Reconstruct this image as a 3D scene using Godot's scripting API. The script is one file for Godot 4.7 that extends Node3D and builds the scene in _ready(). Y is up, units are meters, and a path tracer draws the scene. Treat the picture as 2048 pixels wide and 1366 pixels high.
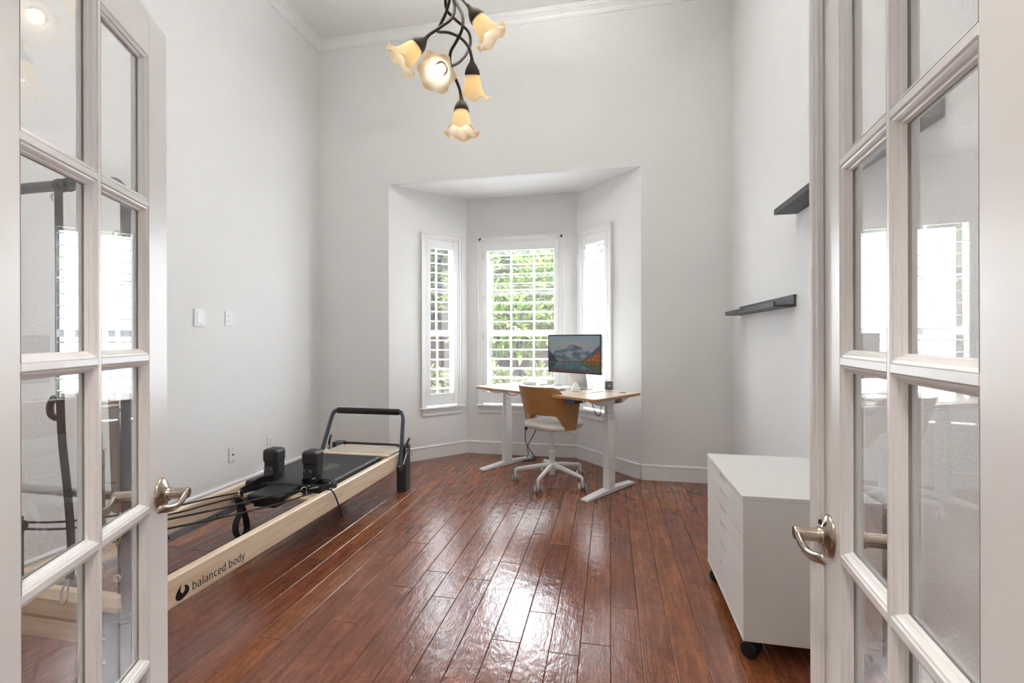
extends Node3D

# ---------------------------------------------------------------- mesh builder
class MB:
	var v := PackedVector3Array()
	var n := PackedVector3Array()
	var uv := PackedVector2Array()
	var ix := PackedInt32Array()
	var xf := Transform3D()

	func _uv(p: Vector3, nn: Vector3) -> Vector2:
		var a := nn.abs()
		if a.y >= a.x and a.y >= a.z:
			return Vector2(p.x, p.z)
		if a.x >= a.z:
			return Vector2(p.z, p.y)
		return Vector2(p.x, p.y)

	func face(pts: Array) -> void:  # flat convex face, counter-clockwise seen from outside
		var q := []
		for p in pts:
			q.append(xf * (p as Vector3))
		var nn: Vector3 = ((q[1] - q[0]) as Vector3).cross(q[2] - q[0])
		if nn.length() < 1e-12 and q.size() > 3:
			nn = ((q[2] - q[0]) as Vector3).cross(q[3] - q[0])
		nn = nn.normalized()
		var b := v.size()
		for p in q:
			v.append(p)
			n.append(nn)
			uv.append(_uv(p, nn))
		for i in range(1, q.size() - 1):
			ix.append_array([b, b + i + 1, b + i])

	func box(lo: Vector3, hi: Vector3, bev := 0.0) -> void:
		if bev <= 0.0:
			var c := []
			for i in 8:
				c.append(Vector3(hi.x if i & 1 else lo.x, hi.y if i & 2 else lo.y, hi.z if i & 4 else lo.z))
			face([c[4], c[5], c[7], c[6]])
			face([c[1], c[0], c[2], c[3]])
			face([c[5], c[1], c[3], c[7]])
			face([c[0], c[4], c[6], c[2]])
			face([c[6], c[7], c[3], c[2]])
			face([c[0], c[1], c[5], c[4]])
			return
		var m := (lo + hi) / 2.0
		var h := (hi - lo) / 2.0
		var bb := minf(bev, minf(h.x, minf(h.y, h.z)) * 0.98)
		var i2 := h - Vector3.ONE * bb
		for ax in 3:
			for s in [-1.0, 1.0]:
				var a1 := (ax + 1) % 3
				var a2 := (ax + 2) % 3
				var pts := []
				for k in [[-1, -1], [1, -1], [1, 1], [-1, 1]]:
					var p := Vector3.ZERO
					p[ax] = s * h[ax]
					p[a1] = k[0] * i2[a1]
					p[a2] = k[1] * i2[a2]
					pts.append(m + p)
				if s < 0:
					pts.reverse()
				face(pts)
		for ax in 3:  # edges along ax
			var a1 := (ax + 1) % 3
			var a2 := (ax + 2) % 3
			for s1 in [-1.0, 1.0]:
				for s2 in [-1.0, 1.0]:
					var pts := []
					for k in [[-1, 0], [1, 0], [1, 1], [-1, 1]]:
						var p := Vector3.ZERO
						p[ax] = k[0] * i2[ax]
						p[a1] = s1 * (h[a1] if k[1] == 0 else i2[a1])
						p[a2] = s2 * (i2[a2] if k[1] == 0 else h[a2])
						pts.append(m + p)
					_out(pts, m)
		for s0 in [-1.0, 1.0]:
			for s1 in [-1.0, 1.0]:
				for s2 in [-1.0, 1.0]:
					_out([m + Vector3(s0 * h.x, s1 * i2.y, s2 * i2.z), m + Vector3(s0 * i2.x, s1 * h.y, s2 * i2.z), m + Vector3(s0 * i2.x, s1 * i2.y, s2 * h.z)], m)

	func rbox(lo: Vector3, hi: Vector3, r: float, seg := 4) -> void:  # box with rounded edges and corners
		var m := (lo + hi) / 2.0
		var h := (hi - lo) / 2.0
		var rr := minf(r, minf(h.x, minf(h.y, h.z)) * 0.999)
		var core := h - Vector3.ONE * rr
		for ax in 3:
			var a1 := (ax + 1) % 3
			var a2 := (ax + 2) % 3
			var L := [[], []]
			for k in 2:
				var a := a1 if k == 0 else a2
				for i in seg + 1:
					L[k].append(-h[a] + rr * (1.0 - tan((1.0 - float(i) / seg) * PI / 4.0)))
				for i in seg + 1:
					L[k].append(h[a] - rr * (1.0 - tan(float(i) / seg * PI / 4.0)))
			for s in [-1.0, 1.0]:
				var b := v.size()
				var C: int = L[0].size()
				for y in L[1]:
					for x in L[0]:
						var p := Vector3.ZERO
						p[ax] = s * h[ax]
						p[a1] = x
						p[a2] = y
						var c := p.clamp(-core, core)
						var nn := (p - c).normalized()
						v.append(xf * (m + c + nn * rr))
						n.append((xf.basis * nn).normalized())
						uv.append(Vector2(x, y))
				for i in L[1].size() - 1:
					for j in C - 1:
						var q: int = b + i * C + j
						if s > 0:
							ix.append_array([q, q + C + 1, q + 1, q, q + C, q + C + 1])
						else:
							ix.append_array([q, q + 1, q + C + 1, q, q + C + 1, q + C])

	func _out(pts: Array, m: Vector3) -> void:
		var nn: Vector3 = ((pts[1] - pts[0]) as Vector3).cross(pts[2] - pts[0])
		var c := Vector3.ZERO
		for p in pts:
			c += p
		if nn.dot(c / pts.size() - m) < 0:
			pts.reverse()
		face(pts)

	func grid(rows: Array, wrap := false, flip := false) -> void:  # smooth surface through rows of points
		var R := rows.size()
		var C: int = rows[0].size()
		var b := v.size()
		for i in R:
			for j in C:
				var p: Vector3 = rows[i][j]
				var jm := (j - 1 + C) % C if wrap else maxi(j - 1, 0)
				var jp := (j + 1) % C if wrap else mini(j + 1, C - 1)
				var du: Vector3 = rows[i][jp] - rows[i][jm]
				var dv: Vector3 = rows[mini(i + 1, R - 1)][j] - rows[maxi(i - 1, 0)][j]
				if du.length() < 1e-7:
					var o: int = maxi(i - 1, 0) if i == R - 1 else mini(i + 1, R - 1)
					du = rows[o][jp] - rows[o][jm]
				var nn := du.cross(dv)
				if flip:
					nn = -nn
				v.append(xf * p)
				n.append((xf.basis * nn).normalized())
				uv.append(Vector2(float(j) / maxi(C - 1, 1), float(i) / maxi(R - 1, 1)))
		for i in R - 1:
			for j in (C if wrap else C - 1):
				var a := b + i * C + j
				var bq := b + i * C + (j + 1) % C
				var c := bq + C
				var d := a + C
				if flip:
					ix.append_array([a, bq, c, a, c, d])
				else:
					ix.append_array([a, c, bq, a, d, c])

	func tube(path: Array, r, seg := 10, caps := true, closed := false, flat := Vector2.ONE) -> void:
		var N := path.size()
		var t0: Vector3 = (path[1] - path[0]).normalized()
		var up := Vector3.UP if absf(t0.y) < 0.9 else Vector3.RIGHT
		var a := t0.cross(up).normalized()
		var rows := []
		for i in N:
			var t: Vector3
			if closed:
				t = (path[(i + 1) % N] - path[(i - 1 + N) % N]).normalized()
			else:
				t = (path[mini(i + 1, N - 1)] - path[maxi(i - 1, 0)]).normalized()
			a = (a - t * a.dot(t)).normalized()
			var bb := t.cross(a)
			var rr: float = r[i] if r is Array else r
			var row := []
			for j in seg:
				var th := TAU * j / seg
				row.append(path[i] + a * cos(th) * rr * flat.x + bb * sin(th) * rr * flat.y)
			rows.append(row)
		if closed:
			rows.append(rows[0].duplicate())
		grid(rows, true)
		if caps and not closed:
			var s: Array = rows[0].duplicate()
			s.reverse()
			face(s)
			face(rows[N - 1])

	func lathe(prof: Array, seg := 24, at := Transform3D()) -> void:  # [Vector2(radius, height)...] bottom to top on the outside
		var rows := []
		for p in prof:
			var row := []
			for j in seg:
				var th := TAU * j / seg
				row.append(at * Vector3(p.x * cos(th), p.y, -p.x * sin(th)))
			rows.append(row)
		grid(rows, true)

	func prism(poly: PackedVector2Array, z0: float, z1: float) -> void:  # polygon in xy extruded along z
		var q := poly
		if Geometry2D.is_polygon_clockwise(q):
			q = q.duplicate()
			q.reverse()
		var N := q.size()
		for i in N:
			var a := q[i]
			var b := q[(i + 1) % N]
			face([Vector3(a.x, a.y, z1), Vector3(a.x, a.y, z0), Vector3(b.x, b.y, z0), Vector3(b.x, b.y, z1)])
		var t := Geometry2D.triangulate_polygon(q)
		for i in range(0, t.size(), 3):
			var A := q[t[i]]
			var B := q[t[i + 1]]
			var C := q[t[i + 2]]
			if (B - A).cross(C - A) < 0:
				var w := B
				B = C
				C = w
			face([Vector3(A.x, A.y, z1), Vector3(B.x, B.y, z1), Vector3(C.x, C.y, z1)])
			face([Vector3(C.x, C.y, z0), Vector3(B.x, B.y, z0), Vector3(A.x, A.y, z0)])

	func mesh() -> ArrayMesh:
		var arr := []
		arr.resize(Mesh.ARRAY_MAX)
		arr[Mesh.ARRAY_VERTEX] = v
		arr[Mesh.ARRAY_NORMAL] = n
		arr[Mesh.ARRAY_TEX_UV] = uv
		arr[Mesh.ARRAY_INDEX] = ix
		var m := ArrayMesh.new()
		m.add_surface_from_arrays(Mesh.PRIMITIVE_TRIANGLES, arr)
		return m


var M := {}
var used := {}

func numbered(called: String) -> String:
	if not used.has(called):
		used[called] = 0
		return called
	used[called] += 1
	return "%s_%03d" % [called, used[called]]

func part(called: String, m, mat: Material, parent: Node3D, at := Transform3D()) -> MeshInstance3D:
	var o := MeshInstance3D.new()
	o.name = called
	o.mesh = m.mesh() if m is MB else m
	o.material_override = mat
	o.transform = at
	parent.add_child(o, true)
	return o

func thing(called: String, label: String, category: String, at := Transform3D(), group := "") -> Node3D:
	var o := Node3D.new()
	o.name = numbered(called)
	o.transform = at
	o.set_meta("label", label)
	o.set_meta("category", category)
	if group:
		o.set_meta("group", group)
	add_child(o)
	return o

func solo(called: String, m, mat: Material, label: String, category: String, at := Transform3D(), group := "") -> MeshInstance3D:
	var o := part(numbered(called), m, mat, self, at)
	o.set_meta("label", label)
	o.set_meta("category", category)
	if group:
		o.set_meta("group", group)
	return o

func struct(called: String, m, mat: Material, at := Transform3D()) -> MeshInstance3D:
	var o := part(called, m, mat, self, at)
	o.set_meta("kind", "structure")
	return o

func structnode(called: String, at := Transform3D()) -> Node3D:
	var o := Node3D.new()
	o.name = called
	o.transform = at
	o.set_meta("kind", "structure")
	add_child(o)
	return o

func bx(lo: Vector3, hi: Vector3, bev := 0.0) -> MB:
	var b := MB.new()
	b.box(lo, hi, bev)
	return b

func rb(lo: Vector3, hi: Vector3, r: float) -> MB:
	var b := MB.new()
	b.rbox(lo, hi, r)
	return b

func tb(path: Array, r, seg := 10, flat := Vector2.ONE) -> MB:
	var b := MB.new()
	b.tube(path, r, seg, true, false, flat)
	return b

func smooth(pts: Array, per := 5) -> Array:  # Catmull-Rom through the points
	var out := []
	for i in pts.size() - 1:
		var p0: Vector3 = pts[maxi(i - 1, 0)]
		var p1: Vector3 = pts[i]
		var p2: Vector3 = pts[i + 1]
		var p3: Vector3 = pts[mini(i + 2, pts.size() - 1)]
		for k in per:
			var t := float(k) / per
			out.append(0.5 * (2.0 * p1 + (p2 - p0) * t + (2.0 * p0 - 5.0 * p1 + 4.0 * p2 - p3) * t * t + (3.0 * p1 - p0 - 3.0 * p2 + p3) * t * t * t))
	out.append(pts[-1])
	return out

func put(x: float, y: float, z: float, yaw := 0.0) -> Transform3D:
	return Transform3D(Basis(Vector3.UP, yaw), Vector3(x, y, z))

func frame(o: Vector3, x: Vector3, y: Vector3) -> Transform3D:
	var z := x.cross(y).normalized()
	return Transform3D(Basis(x.normalized(), y.normalized(), z), o)

# ---------------------------------------------------------------- materials
func mat(called: String, c: Color, rough := 0.5, metal := 0.0) -> StandardMaterial3D:
	var m := StandardMaterial3D.new()
	m.resource_name = called
	m.albedo_color = c
	m.roughness = rough
	m.metallic = metal
	M[called] = m
	return m

func noise_tex(freq: float, seed_: int, ramp: Gradient = null, size := 512, type := FastNoiseLite.TYPE_SIMPLEX_SMOOTH, oct := 4) -> NoiseTexture2D:
	var f := FastNoiseLite.new()
	f.seed = seed_
	f.noise_type = type
	f.frequency = freq
	f.fractal_octaves = oct
	var t := NoiseTexture2D.new()
	t.width = size
	t.height = size
	t.seamless = true
	t.noise = f
	t.color_ramp = ramp
	return t

func ramp2(cols: Array, at: Array = []) -> Gradient:
	var g := Gradient.new()
	g.colors = PackedColorArray(cols)
	var o := PackedFloat32Array()
	for i in cols.size():
		o.append(at[i] if at else float(i) / (cols.size() - 1))
	g.offsets = o
	return g

func grain(called: String, cols: Array, scale: Vector3, rough: float, seed_: int, freq := 0.012) -> StandardMaterial3D:
	var m := mat(called, Color.WHITE, rough)
	m.albedo_texture = noise_tex(freq, seed_, ramp2(cols), 512, FastNoiseLite.TYPE_SIMPLEX_SMOOTH, 5)
	m.uv1_triplanar = true
	m.uv1_scale = scale
	return m

func floor_images() -> Array:
	var W := 1024
	var H := 1024
	var mk := func(fr: float, sd: int, w: int, h: int) -> Image:
		var f := FastNoiseLite.new()
		f.seed = sd
		f.noise_type = FastNoiseLite.TYPE_SIMPLEX_SMOOTH
		f.frequency = fr
		f.fractal_octaves = 4
		var im := f.get_seamless_image(w, h)
		im.convert(Image.FORMAT_L8)
		im.resize(W, H, Image.INTERPOLATE_CUBIC)
		return im
	var fine: Image = mk.call(0.11, 3, 48, 1024)
	var mid: Image = mk.call(0.03, 5, 64, 512)
	var broad: Image = mk.call(0.02, 9, 256, 256)
	var wavy: Image = mk.call(0.05, 11, 256, 128)
	var mark: Image = mk.call(0.035, 17, 256, 256)
	var fb := fine.get_data()
	var mb := mid.get_data()
	var bb := broad.get_data()
	var wb := wavy.get_data()
	var kb := mark.get_data()
	var col := PackedByteArray()
	col.resize(W * H * 3)
	var hgt := PackedByteArray()
	hgt.resize(W * H)
	for y in H:
		for x in W:
			var i := y * W + x
			var f := fb[i] / 255.0
			var m := mb[i] / 255.0
			var b := bb[i] / 255.0
			var w := wb[i] / 255.0
			var k := smoothstep(0.60, 0.74, kb[i] / 255.0)
			var ring := 0.5 + 0.5 * sin((b * 26.0 + m * 7.0))
			var lum := 0.78 + 0.14 * (f - 0.5) + 0.20 * (m - 0.5) + 0.07 * (ring - 0.5) + 0.16 * (b - 0.5)
			lum -= k * 0.07 * smoothstep(0.42, 0.66, f)
			lum = clampf(lum, 0.08, 1.0)
			col[i * 3] = int(255.0 * clampf(lum * 1.0, 0, 1))
			col[i * 3 + 1] = int(255.0 * clampf(lum * 0.985, 0, 1))
			col[i * 3 + 2] = int(255.0 * clampf(lum * 0.97, 0, 1))
			var chat := sin(x * 0.19 + b * 9.0) * 0.5 + 0.5
			var h := 0.48 * w + 0.18 * m + 0.10 * f + 0.10 * ring + k * (0.04 * chat - 0.02)
			hgt[i] = int(255.0 * clampf(h, 0, 1))
	var c := Image.create_from_data(W, H, false, Image.FORMAT_RGB8, col)
	var hh := Image.create_from_data(W, H, false, Image.FORMAT_L8, hgt)
	return [ImageTexture.create_from_image(c), ImageTexture.create_from_image(hh)]

func screen_image() -> ImageTexture:
	var W := 320
	var H := 180
	var f := FastNoiseLite.new()
	f.seed = 4
	f.frequency = 0.02
	f.fractal_octaves = 5
	var im := Image.create(W, H, false, Image.FORMAT_RGB8)
	var land := func(x: float, y: float) -> Color:  # y up from the shore, 0..1
		var nz := f.get_noise_2d(x * 260.0, y * 220.0)
		var c := Color(0.42, 0.44, 0.45).lerp(Color(0.56, 0.47, 0.42), smoothstep(0.15, 0.55, x) * (1.0 - smoothstep(0.55, 0.8, x)))
		c = c.lerp(Color(0.40, 0.45, 0.48), smoothstep(0.7, 1.0, y + x * 0.2))
		var ridge := 0.30 + 0.36 * exp(-pow((x - 0.46) / 0.14, 2.0)) + 0.20 * exp(-pow((x - 0.22) / 0.10, 2.0)) + 0.20 * exp(-pow((x - 0.66) / 0.16, 2.0)) + 0.07 * f.get_noise_1d(x * 420.0)
		if y < ridge:
			c = Color(0.22, 0.27, 0.31).lerp(Color(0.42, 0.43, 0.44), clampf(0.38 + 1.5 * nz + (0.15 - y * 0.2), 0, 1))
		var left := 0.40 - (x - 0.02) * 2.0 + 0.05 * f.get_noise_1d(x * 300.0 + 90.0)
		if x < 0.20 and y < left:
			c = Color(0.08, 0.12, 0.12).lerp(Color(0.15, 0.22, 0.22), clampf(0.5 + nz, 0, 1))
		var right := (x - 0.62) * 1.75 + 0.02 * f.get_noise_1d(x * 500.0)
		if y < right:
			c = Color(0.24, 0.23, 0.26) if y > right - 0.10 - (x - 0.62) * 0.3 else Color(0.22, 0.11, 0.04).lerp(Color(0.72, 0.38, 0.08), clampf(0.45 + 1.7 * f.get_noise_2d(x * 1500.0, y * 500.0), 0, 1))
		if y < 0.035 + 0.02 * f.get_noise_1d(x * 800.0):
			c = Color(0.16, 0.10, 0.07)
		return c
	for y in H:
		for x in W:
			var u := float(x) / W
			var t := 1.0 - float(y) / H
			var c: Color
			if t > 0.265:
				c = land.call(u, (t - 0.265) / 0.735)
			else:
				var d := (0.265 - t) / 0.265
				c = land.call(u + 0.01 * f.get_noise_2d(u * 90.0, t * 900.0), d * 0.5)
				c = c.lerp(Color(0.05, 0.27, 0.33), 0.25 + 0.35 * exp(-pow((u - 0.5) / 0.17, 2.0)))
				if u > 0.62 and d < (u - 0.58) * 1.9:
					c = c.lerp(Color(0.18, 0.26, 0.04), 0.65)
				c = c.lerp(Color(0.24, 0.17, 0.18), smoothstep(0.35, 1.0, d + 0.25 * (0.4 - u)))
				if d < 0.05:
					c = Color(0.55, 0.45, 0.36)
			im.set_pixel(x, y, c)
	return ImageTexture.create_from_image(im)

func make_materials() -> void:
	var wall := mat("wall_paint", Color(0.925, 0.924, 0.919), 0.75)
	wall.heightmap_enabled = true
	wall.heightmap_texture = noise_tex(0.055, 21, null, 512, FastNoiseLite.TYPE_SIMPLEX_SMOOTH, 2)
	wall.heightmap_scale = 0.11
	wall.uv1_triplanar = true
	wall.uv1_world_triplanar = true
	wall.uv1_scale = Vector3.ONE * 1.9
	var ceil := mat("ceiling_paint", Color(0.945, 0.943, 0.936), 0.85)
	ceil.heightmap_enabled = true
	ceil.heightmap_texture = wall.heightmap_texture
	ceil.heightmap_scale = 0.1
	ceil.uv1_triplanar = true
	ceil.uv1_world_triplanar = true
	ceil.uv1_scale = Vector3.ONE * 1.9
	mat("trim_paint", Color(0.945, 0.942, 0.935), 0.35)
	mat("door_paint", Color(0.93, 0.923, 0.914), 0.32)
	mat("shutter_paint", Color(0.94, 0.94, 0.94), 0.35)
	var g := mat("pane_glass", Color(1, 1, 1, 0.02), 0.0)
	g.transparency = BaseMaterial3D.TRANSPARENCY_ALPHA
	var tex := floor_images()
	var tones := [Color(0.615, 0.375, 0.275), Color(0.575, 0.345, 0.255), Color(0.635, 0.395, 0.27), Color(0.60, 0.355, 0.265), Color(0.645, 0.39, 0.255), Color(0.555, 0.335, 0.255)]
	for i in tones.size():
		var m := mat("hickory_%d" % i, tones[i], 0.19)
		m.albedo_texture = tex[0]
		m.heightmap_enabled = true
		m.heightmap_texture = tex[1]
		m.heightmap_scale = 0.2
		m.metallic_specular = 0.5
	mat("subfloor", Color(0.10, 0.06, 0.045), 0.8)
	grain("maple", [Color(0.86, 0.76, 0.64), Color(0.905, 0.825, 0.72), Color(0.93, 0.865, 0.775)], Vector3(0.35, 4.5, 4.5), 0.4, 31)
	grain("oak_ply", [Color(0.58, 0.40, 0.235), Color(0.66, 0.47, 0.285), Color(0.72, 0.53, 0.34)], Vector3(0.5, 9.0, 9.0), 0.45, 37)
	grain("bamboo_top", [Color(0.85, 0.765, 0.67), Color(0.885, 0.815, 0.725), Color(0.90, 0.84, 0.76)], Vector3(0.4, 8.0, 8.0), 0.33, 41)
	grain("bamboo_edge", [Color(0.63, 0.46, 0.31), Color(0.74, 0.57, 0.41)], Vector3(0.6, 14.0, 14.0), 0.45, 43)
	mat("black_vinyl", Color(0.105, 0.108, 0.115), 0.5)
	mat("black_plastic", Color(0.06, 0.062, 0.068), 0.4)
	mat("black_foam", Color(0.05, 0.05, 0.052), 0.8)
	mat("black_web", Color(0.055, 0.055, 0.06), 0.75)
	mat("rope_black", Color(0.07, 0.065, 0.06), 0.8)
	mat("grey_print", Color(0.31, 0.31, 0.30), 0.5)
	mat("charcoal_metal", Color(0.26, 0.27, 0.295), 0.4, 0.3)
	mat("bronze_metal", Color(0.20, 0.165, 0.16), 0.5, 0.1)
	mat("silver", Color(0.80, 0.80, 0.80), 0.25, 1.0)
	mat("aluminium", Color(0.78, 0.78, 0.78), 0.35, 0.9)
	mat("track_metal", Color(0.58, 0.59, 0.61), 0.45, 0.6)
	mat("brass", Color(0.78, 0.66, 0.42), 0.35, 1.0)
	mat("nickel", Color(0.66, 0.61, 0.555), 0.27, 1.0)
	mat("taupe_cloth", Color(0.56, 0.50, 0.455), 0.85)
	mat("spring_steel", Color(0.42, 0.42, 0.48), 0.35, 0.9)
	mat("ink", Color(0.03, 0.028, 0.026), 0.6)
	mat("white_metal", Color(0.90, 0.90, 0.895), 0.35)
	mat("white_plastic", Color(0.92, 0.92, 0.91), 0.35)
	mat("white_foil", Color(0.925, 0.92, 0.905), 0.38)
	mat("grey_rubber", Color(0.50, 0.49, 0.485), 0.6)
	mat("black_rubber", Color(0.035, 0.035, 0.037), 0.55)
	var fb := mat("seat_fabric", Color(0.86, 0.845, 0.815), 0.9)
	fb.heightmap_enabled = true
	fb.heightmap_texture = noise_tex(0.2, 51, null, 256)
	fb.heightmap_scale = 0.05
	fb.uv1_triplanar = true
	fb.uv1_scale = Vector3.ONE * 8.0
	mat("shelf_black", Color(0.215, 0.22, 0.23), 0.5)
	mat("plate_white", Color(0.93, 0.93, 0.93), 0.35)
	mat("slot_dark", Color(0.16, 0.16, 0.16), 0.6)
	mat("wax", Color(0.12, 0.12, 0.12), 0.5)
	mat("grey_text", Color(0.75, 0.75, 0.73), 0.6)
	mat("keyboard_grey", Color(0.47, 0.50, 0.55), 0.5)
	mat("keycap", Color(0.20, 0.23, 0.28), 0.5)
	mat("mat_leather", Color(0.85, 0.78, 0.70), 0.5)
	mat("iron_bronze", Color(0.215, 0.175, 0.145), 0.45, 0.55)
	var sh := mat("amber_glass", Color(0.975, 0.885, 0.70), 0.35)
	sh.backlight_enabled = true
	sh.backlight = Color(0.98, 0.90, 0.72)
	var s2 := mat("white_shade_glass", Color(0.97, 0.955, 0.94), 0.3)
	s2.backlight_enabled = true
	s2.backlight = Color(0.90, 0.88, 0.86)
	var bu := mat("bulb_glow", Color(1, 0.98, 0.94), 0.4)
	bu.emission_enabled = true
	bu.emission = Color(1.0, 0.93, 0.82)
	bu.emission_energy_multiplier = 1.6
	var sc := mat("screen_picture", Color(0.02, 0.02, 0.02), 0.12)
	sc.emission_enabled = true
	sc.emission = Color.BLACK
	sc.emission_texture = screen_image()
	sc.emission_energy_multiplier = 0.62
	# outdoors
	var lf := mat("leaf", Color(0.93, 0.93, 0.93), 0.75)
	lf.metallic_specular = 0.25
	lf.vertex_color_use_as_albedo = true
	lf.backlight_enabled = true
	lf.backlight = Color(0.45, 0.5, 0.28)
	mat("bark", Color(0.47, 0.43, 0.40), 0.9)
	mat("mulch", Color(0.46, 0.33, 0.27), 0.95)
	mat("concrete", Color(0.74, 0.71, 0.68), 0.85)
	mat("lawn", Color(0.50, 0.58, 0.28), 0.95)
	mat("brick_paver", Color(0.74, 0.47, 0.38), 0.9)
	mat("paver_joint", Color(0.62, 0.55, 0.49), 0.95)
	mat("stucco", Color(0.66, 0.60, 0.57), 0.9)
	mat("roof_tile", Color(0.45, 0.40, 0.38), 0.9)

# ---------------------------------------------------------------- room constants
const XL := -2.972
const XR := 1.035
const ZB := -4.445
const ZC := -5.11
const BX0 := -2.195
const BX1 := -1.58
const BX2 := -0.35
const BX3 := 0.275
const BAYH := 2.843
const CEIL := 4.36
const ZN := -0.45   # room side of the doorway wall

func _ready() -> void:
	set_view()
	make_materials()
	build_room()
	build_windows()
	build_doors()
	build_reformer()
	build_desk()
	build_chair()
	build_cabinet()
	build_shelves()
	build_chandelier()
	build_plates()
	build_hall()
	build_outdoors()

func set_view() -> void:
	var c := Camera3D.new()
	c.name = "camera"
	c.projection = Camera3D.PROJECTION_FRUSTUM
	c.near = 0.05
	c.far = 200.0
	c.size = 0.05 * 1366.0 / 947.18
	c.frustum_offset = Vector2(0, -0.05 * 7.96 / 947.18)
	c.transform = Transform3D(Basis(Vector3.UP, 0.2044) * Basis(Vector3.BACK, -0.0027), Vector3(0, 1.29, 0))
	add_child(c)
	var e := Environment.new()
	e.background_mode = Environment.BG_SKY
	var s := ProceduralSkyMaterial.new()
	s.sky_top_color = Color(0.62, 0.74, 0.92)
	s.sky_horizon_color = Color(0.93, 0.95, 0.98)
	s.ground_bottom_color = Color(0.45, 0.43, 0.40)
	s.ground_horizon_color = Color(0.75, 0.74, 0.72)
	s.sky_energy_multiplier = 0.45
	s.ground_energy_multiplier = 0.35
	var sky := Sky.new()
	sky.sky_material = s
	e.sky = sky
	e.tonemap_mode = Environment.TONE_MAPPER_LINEAR
	e.tonemap_exposure = 1.85
	e.sdfgi_enabled = true
	e.ssao_enabled = true
	e.ssil_enabled = true
	var we := WorldEnvironment.new()
	we.name = "surroundings"
	we.environment = e
	add_child(we)
	var sun := DirectionalLight3D.new()
	sun.name = "sun"
	sun.light_energy = 0.40
	sun.light_color = Color(1.0, 0.96, 0.89)
	sun.light_angular_distance = 0.6
	sun.shadow_enabled = true
	add_child(sun)
	sun.look_at_from_position(Vector3(2.5, 8, 5.0), Vector3.ZERO)
	# daylight entering by the three windows of the bay, each light as large as its window and just outside its glass
	for w in [[Vector3(-0.965, 1.47, -5.34), Vector3(0, 0, 1), Vector2(0.74, 1.58), 2.9], [Vector3(-1.98, 1.47, -4.985), Vector3(0.7318, 0, 0.6815), Vector2(0.36, 1.58), 1.05], [Vector3(0.05, 1.47, -4.985), Vector3(-0.7314, 0, 0.682), Vector2(0.36, 1.58), 3.0]]:
		var a := AreaLight3D.new()
		a.name = "window_daylight"
		a.area_size = w[2]
		a.light_energy = w[3]
		a.light_color = Color(0.94, 0.97, 1.0)
		a.area_range = 20.0
		a.shadow_enabled = true
		add_child(a, true)
		a.look_at_from_position(w[0], w[0] + w[1])
	# open sky above the garden in front of the bay
	var k := AreaLight3D.new()
	k.name = "garden_sky_light"
	k.area_size = Vector2(6.0, 3.0)
	k.light_energy = 125.0
	k.light_color = Color(0.95, 0.975, 1.0)
	k.area_range = 30.0
	k.shadow_enabled = true
	add_child(k)
	k.look_at_from_position(Vector3(-0.96, 4.3, -7.4), Vector3(-0.96, 1.3, -4.9))

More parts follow.
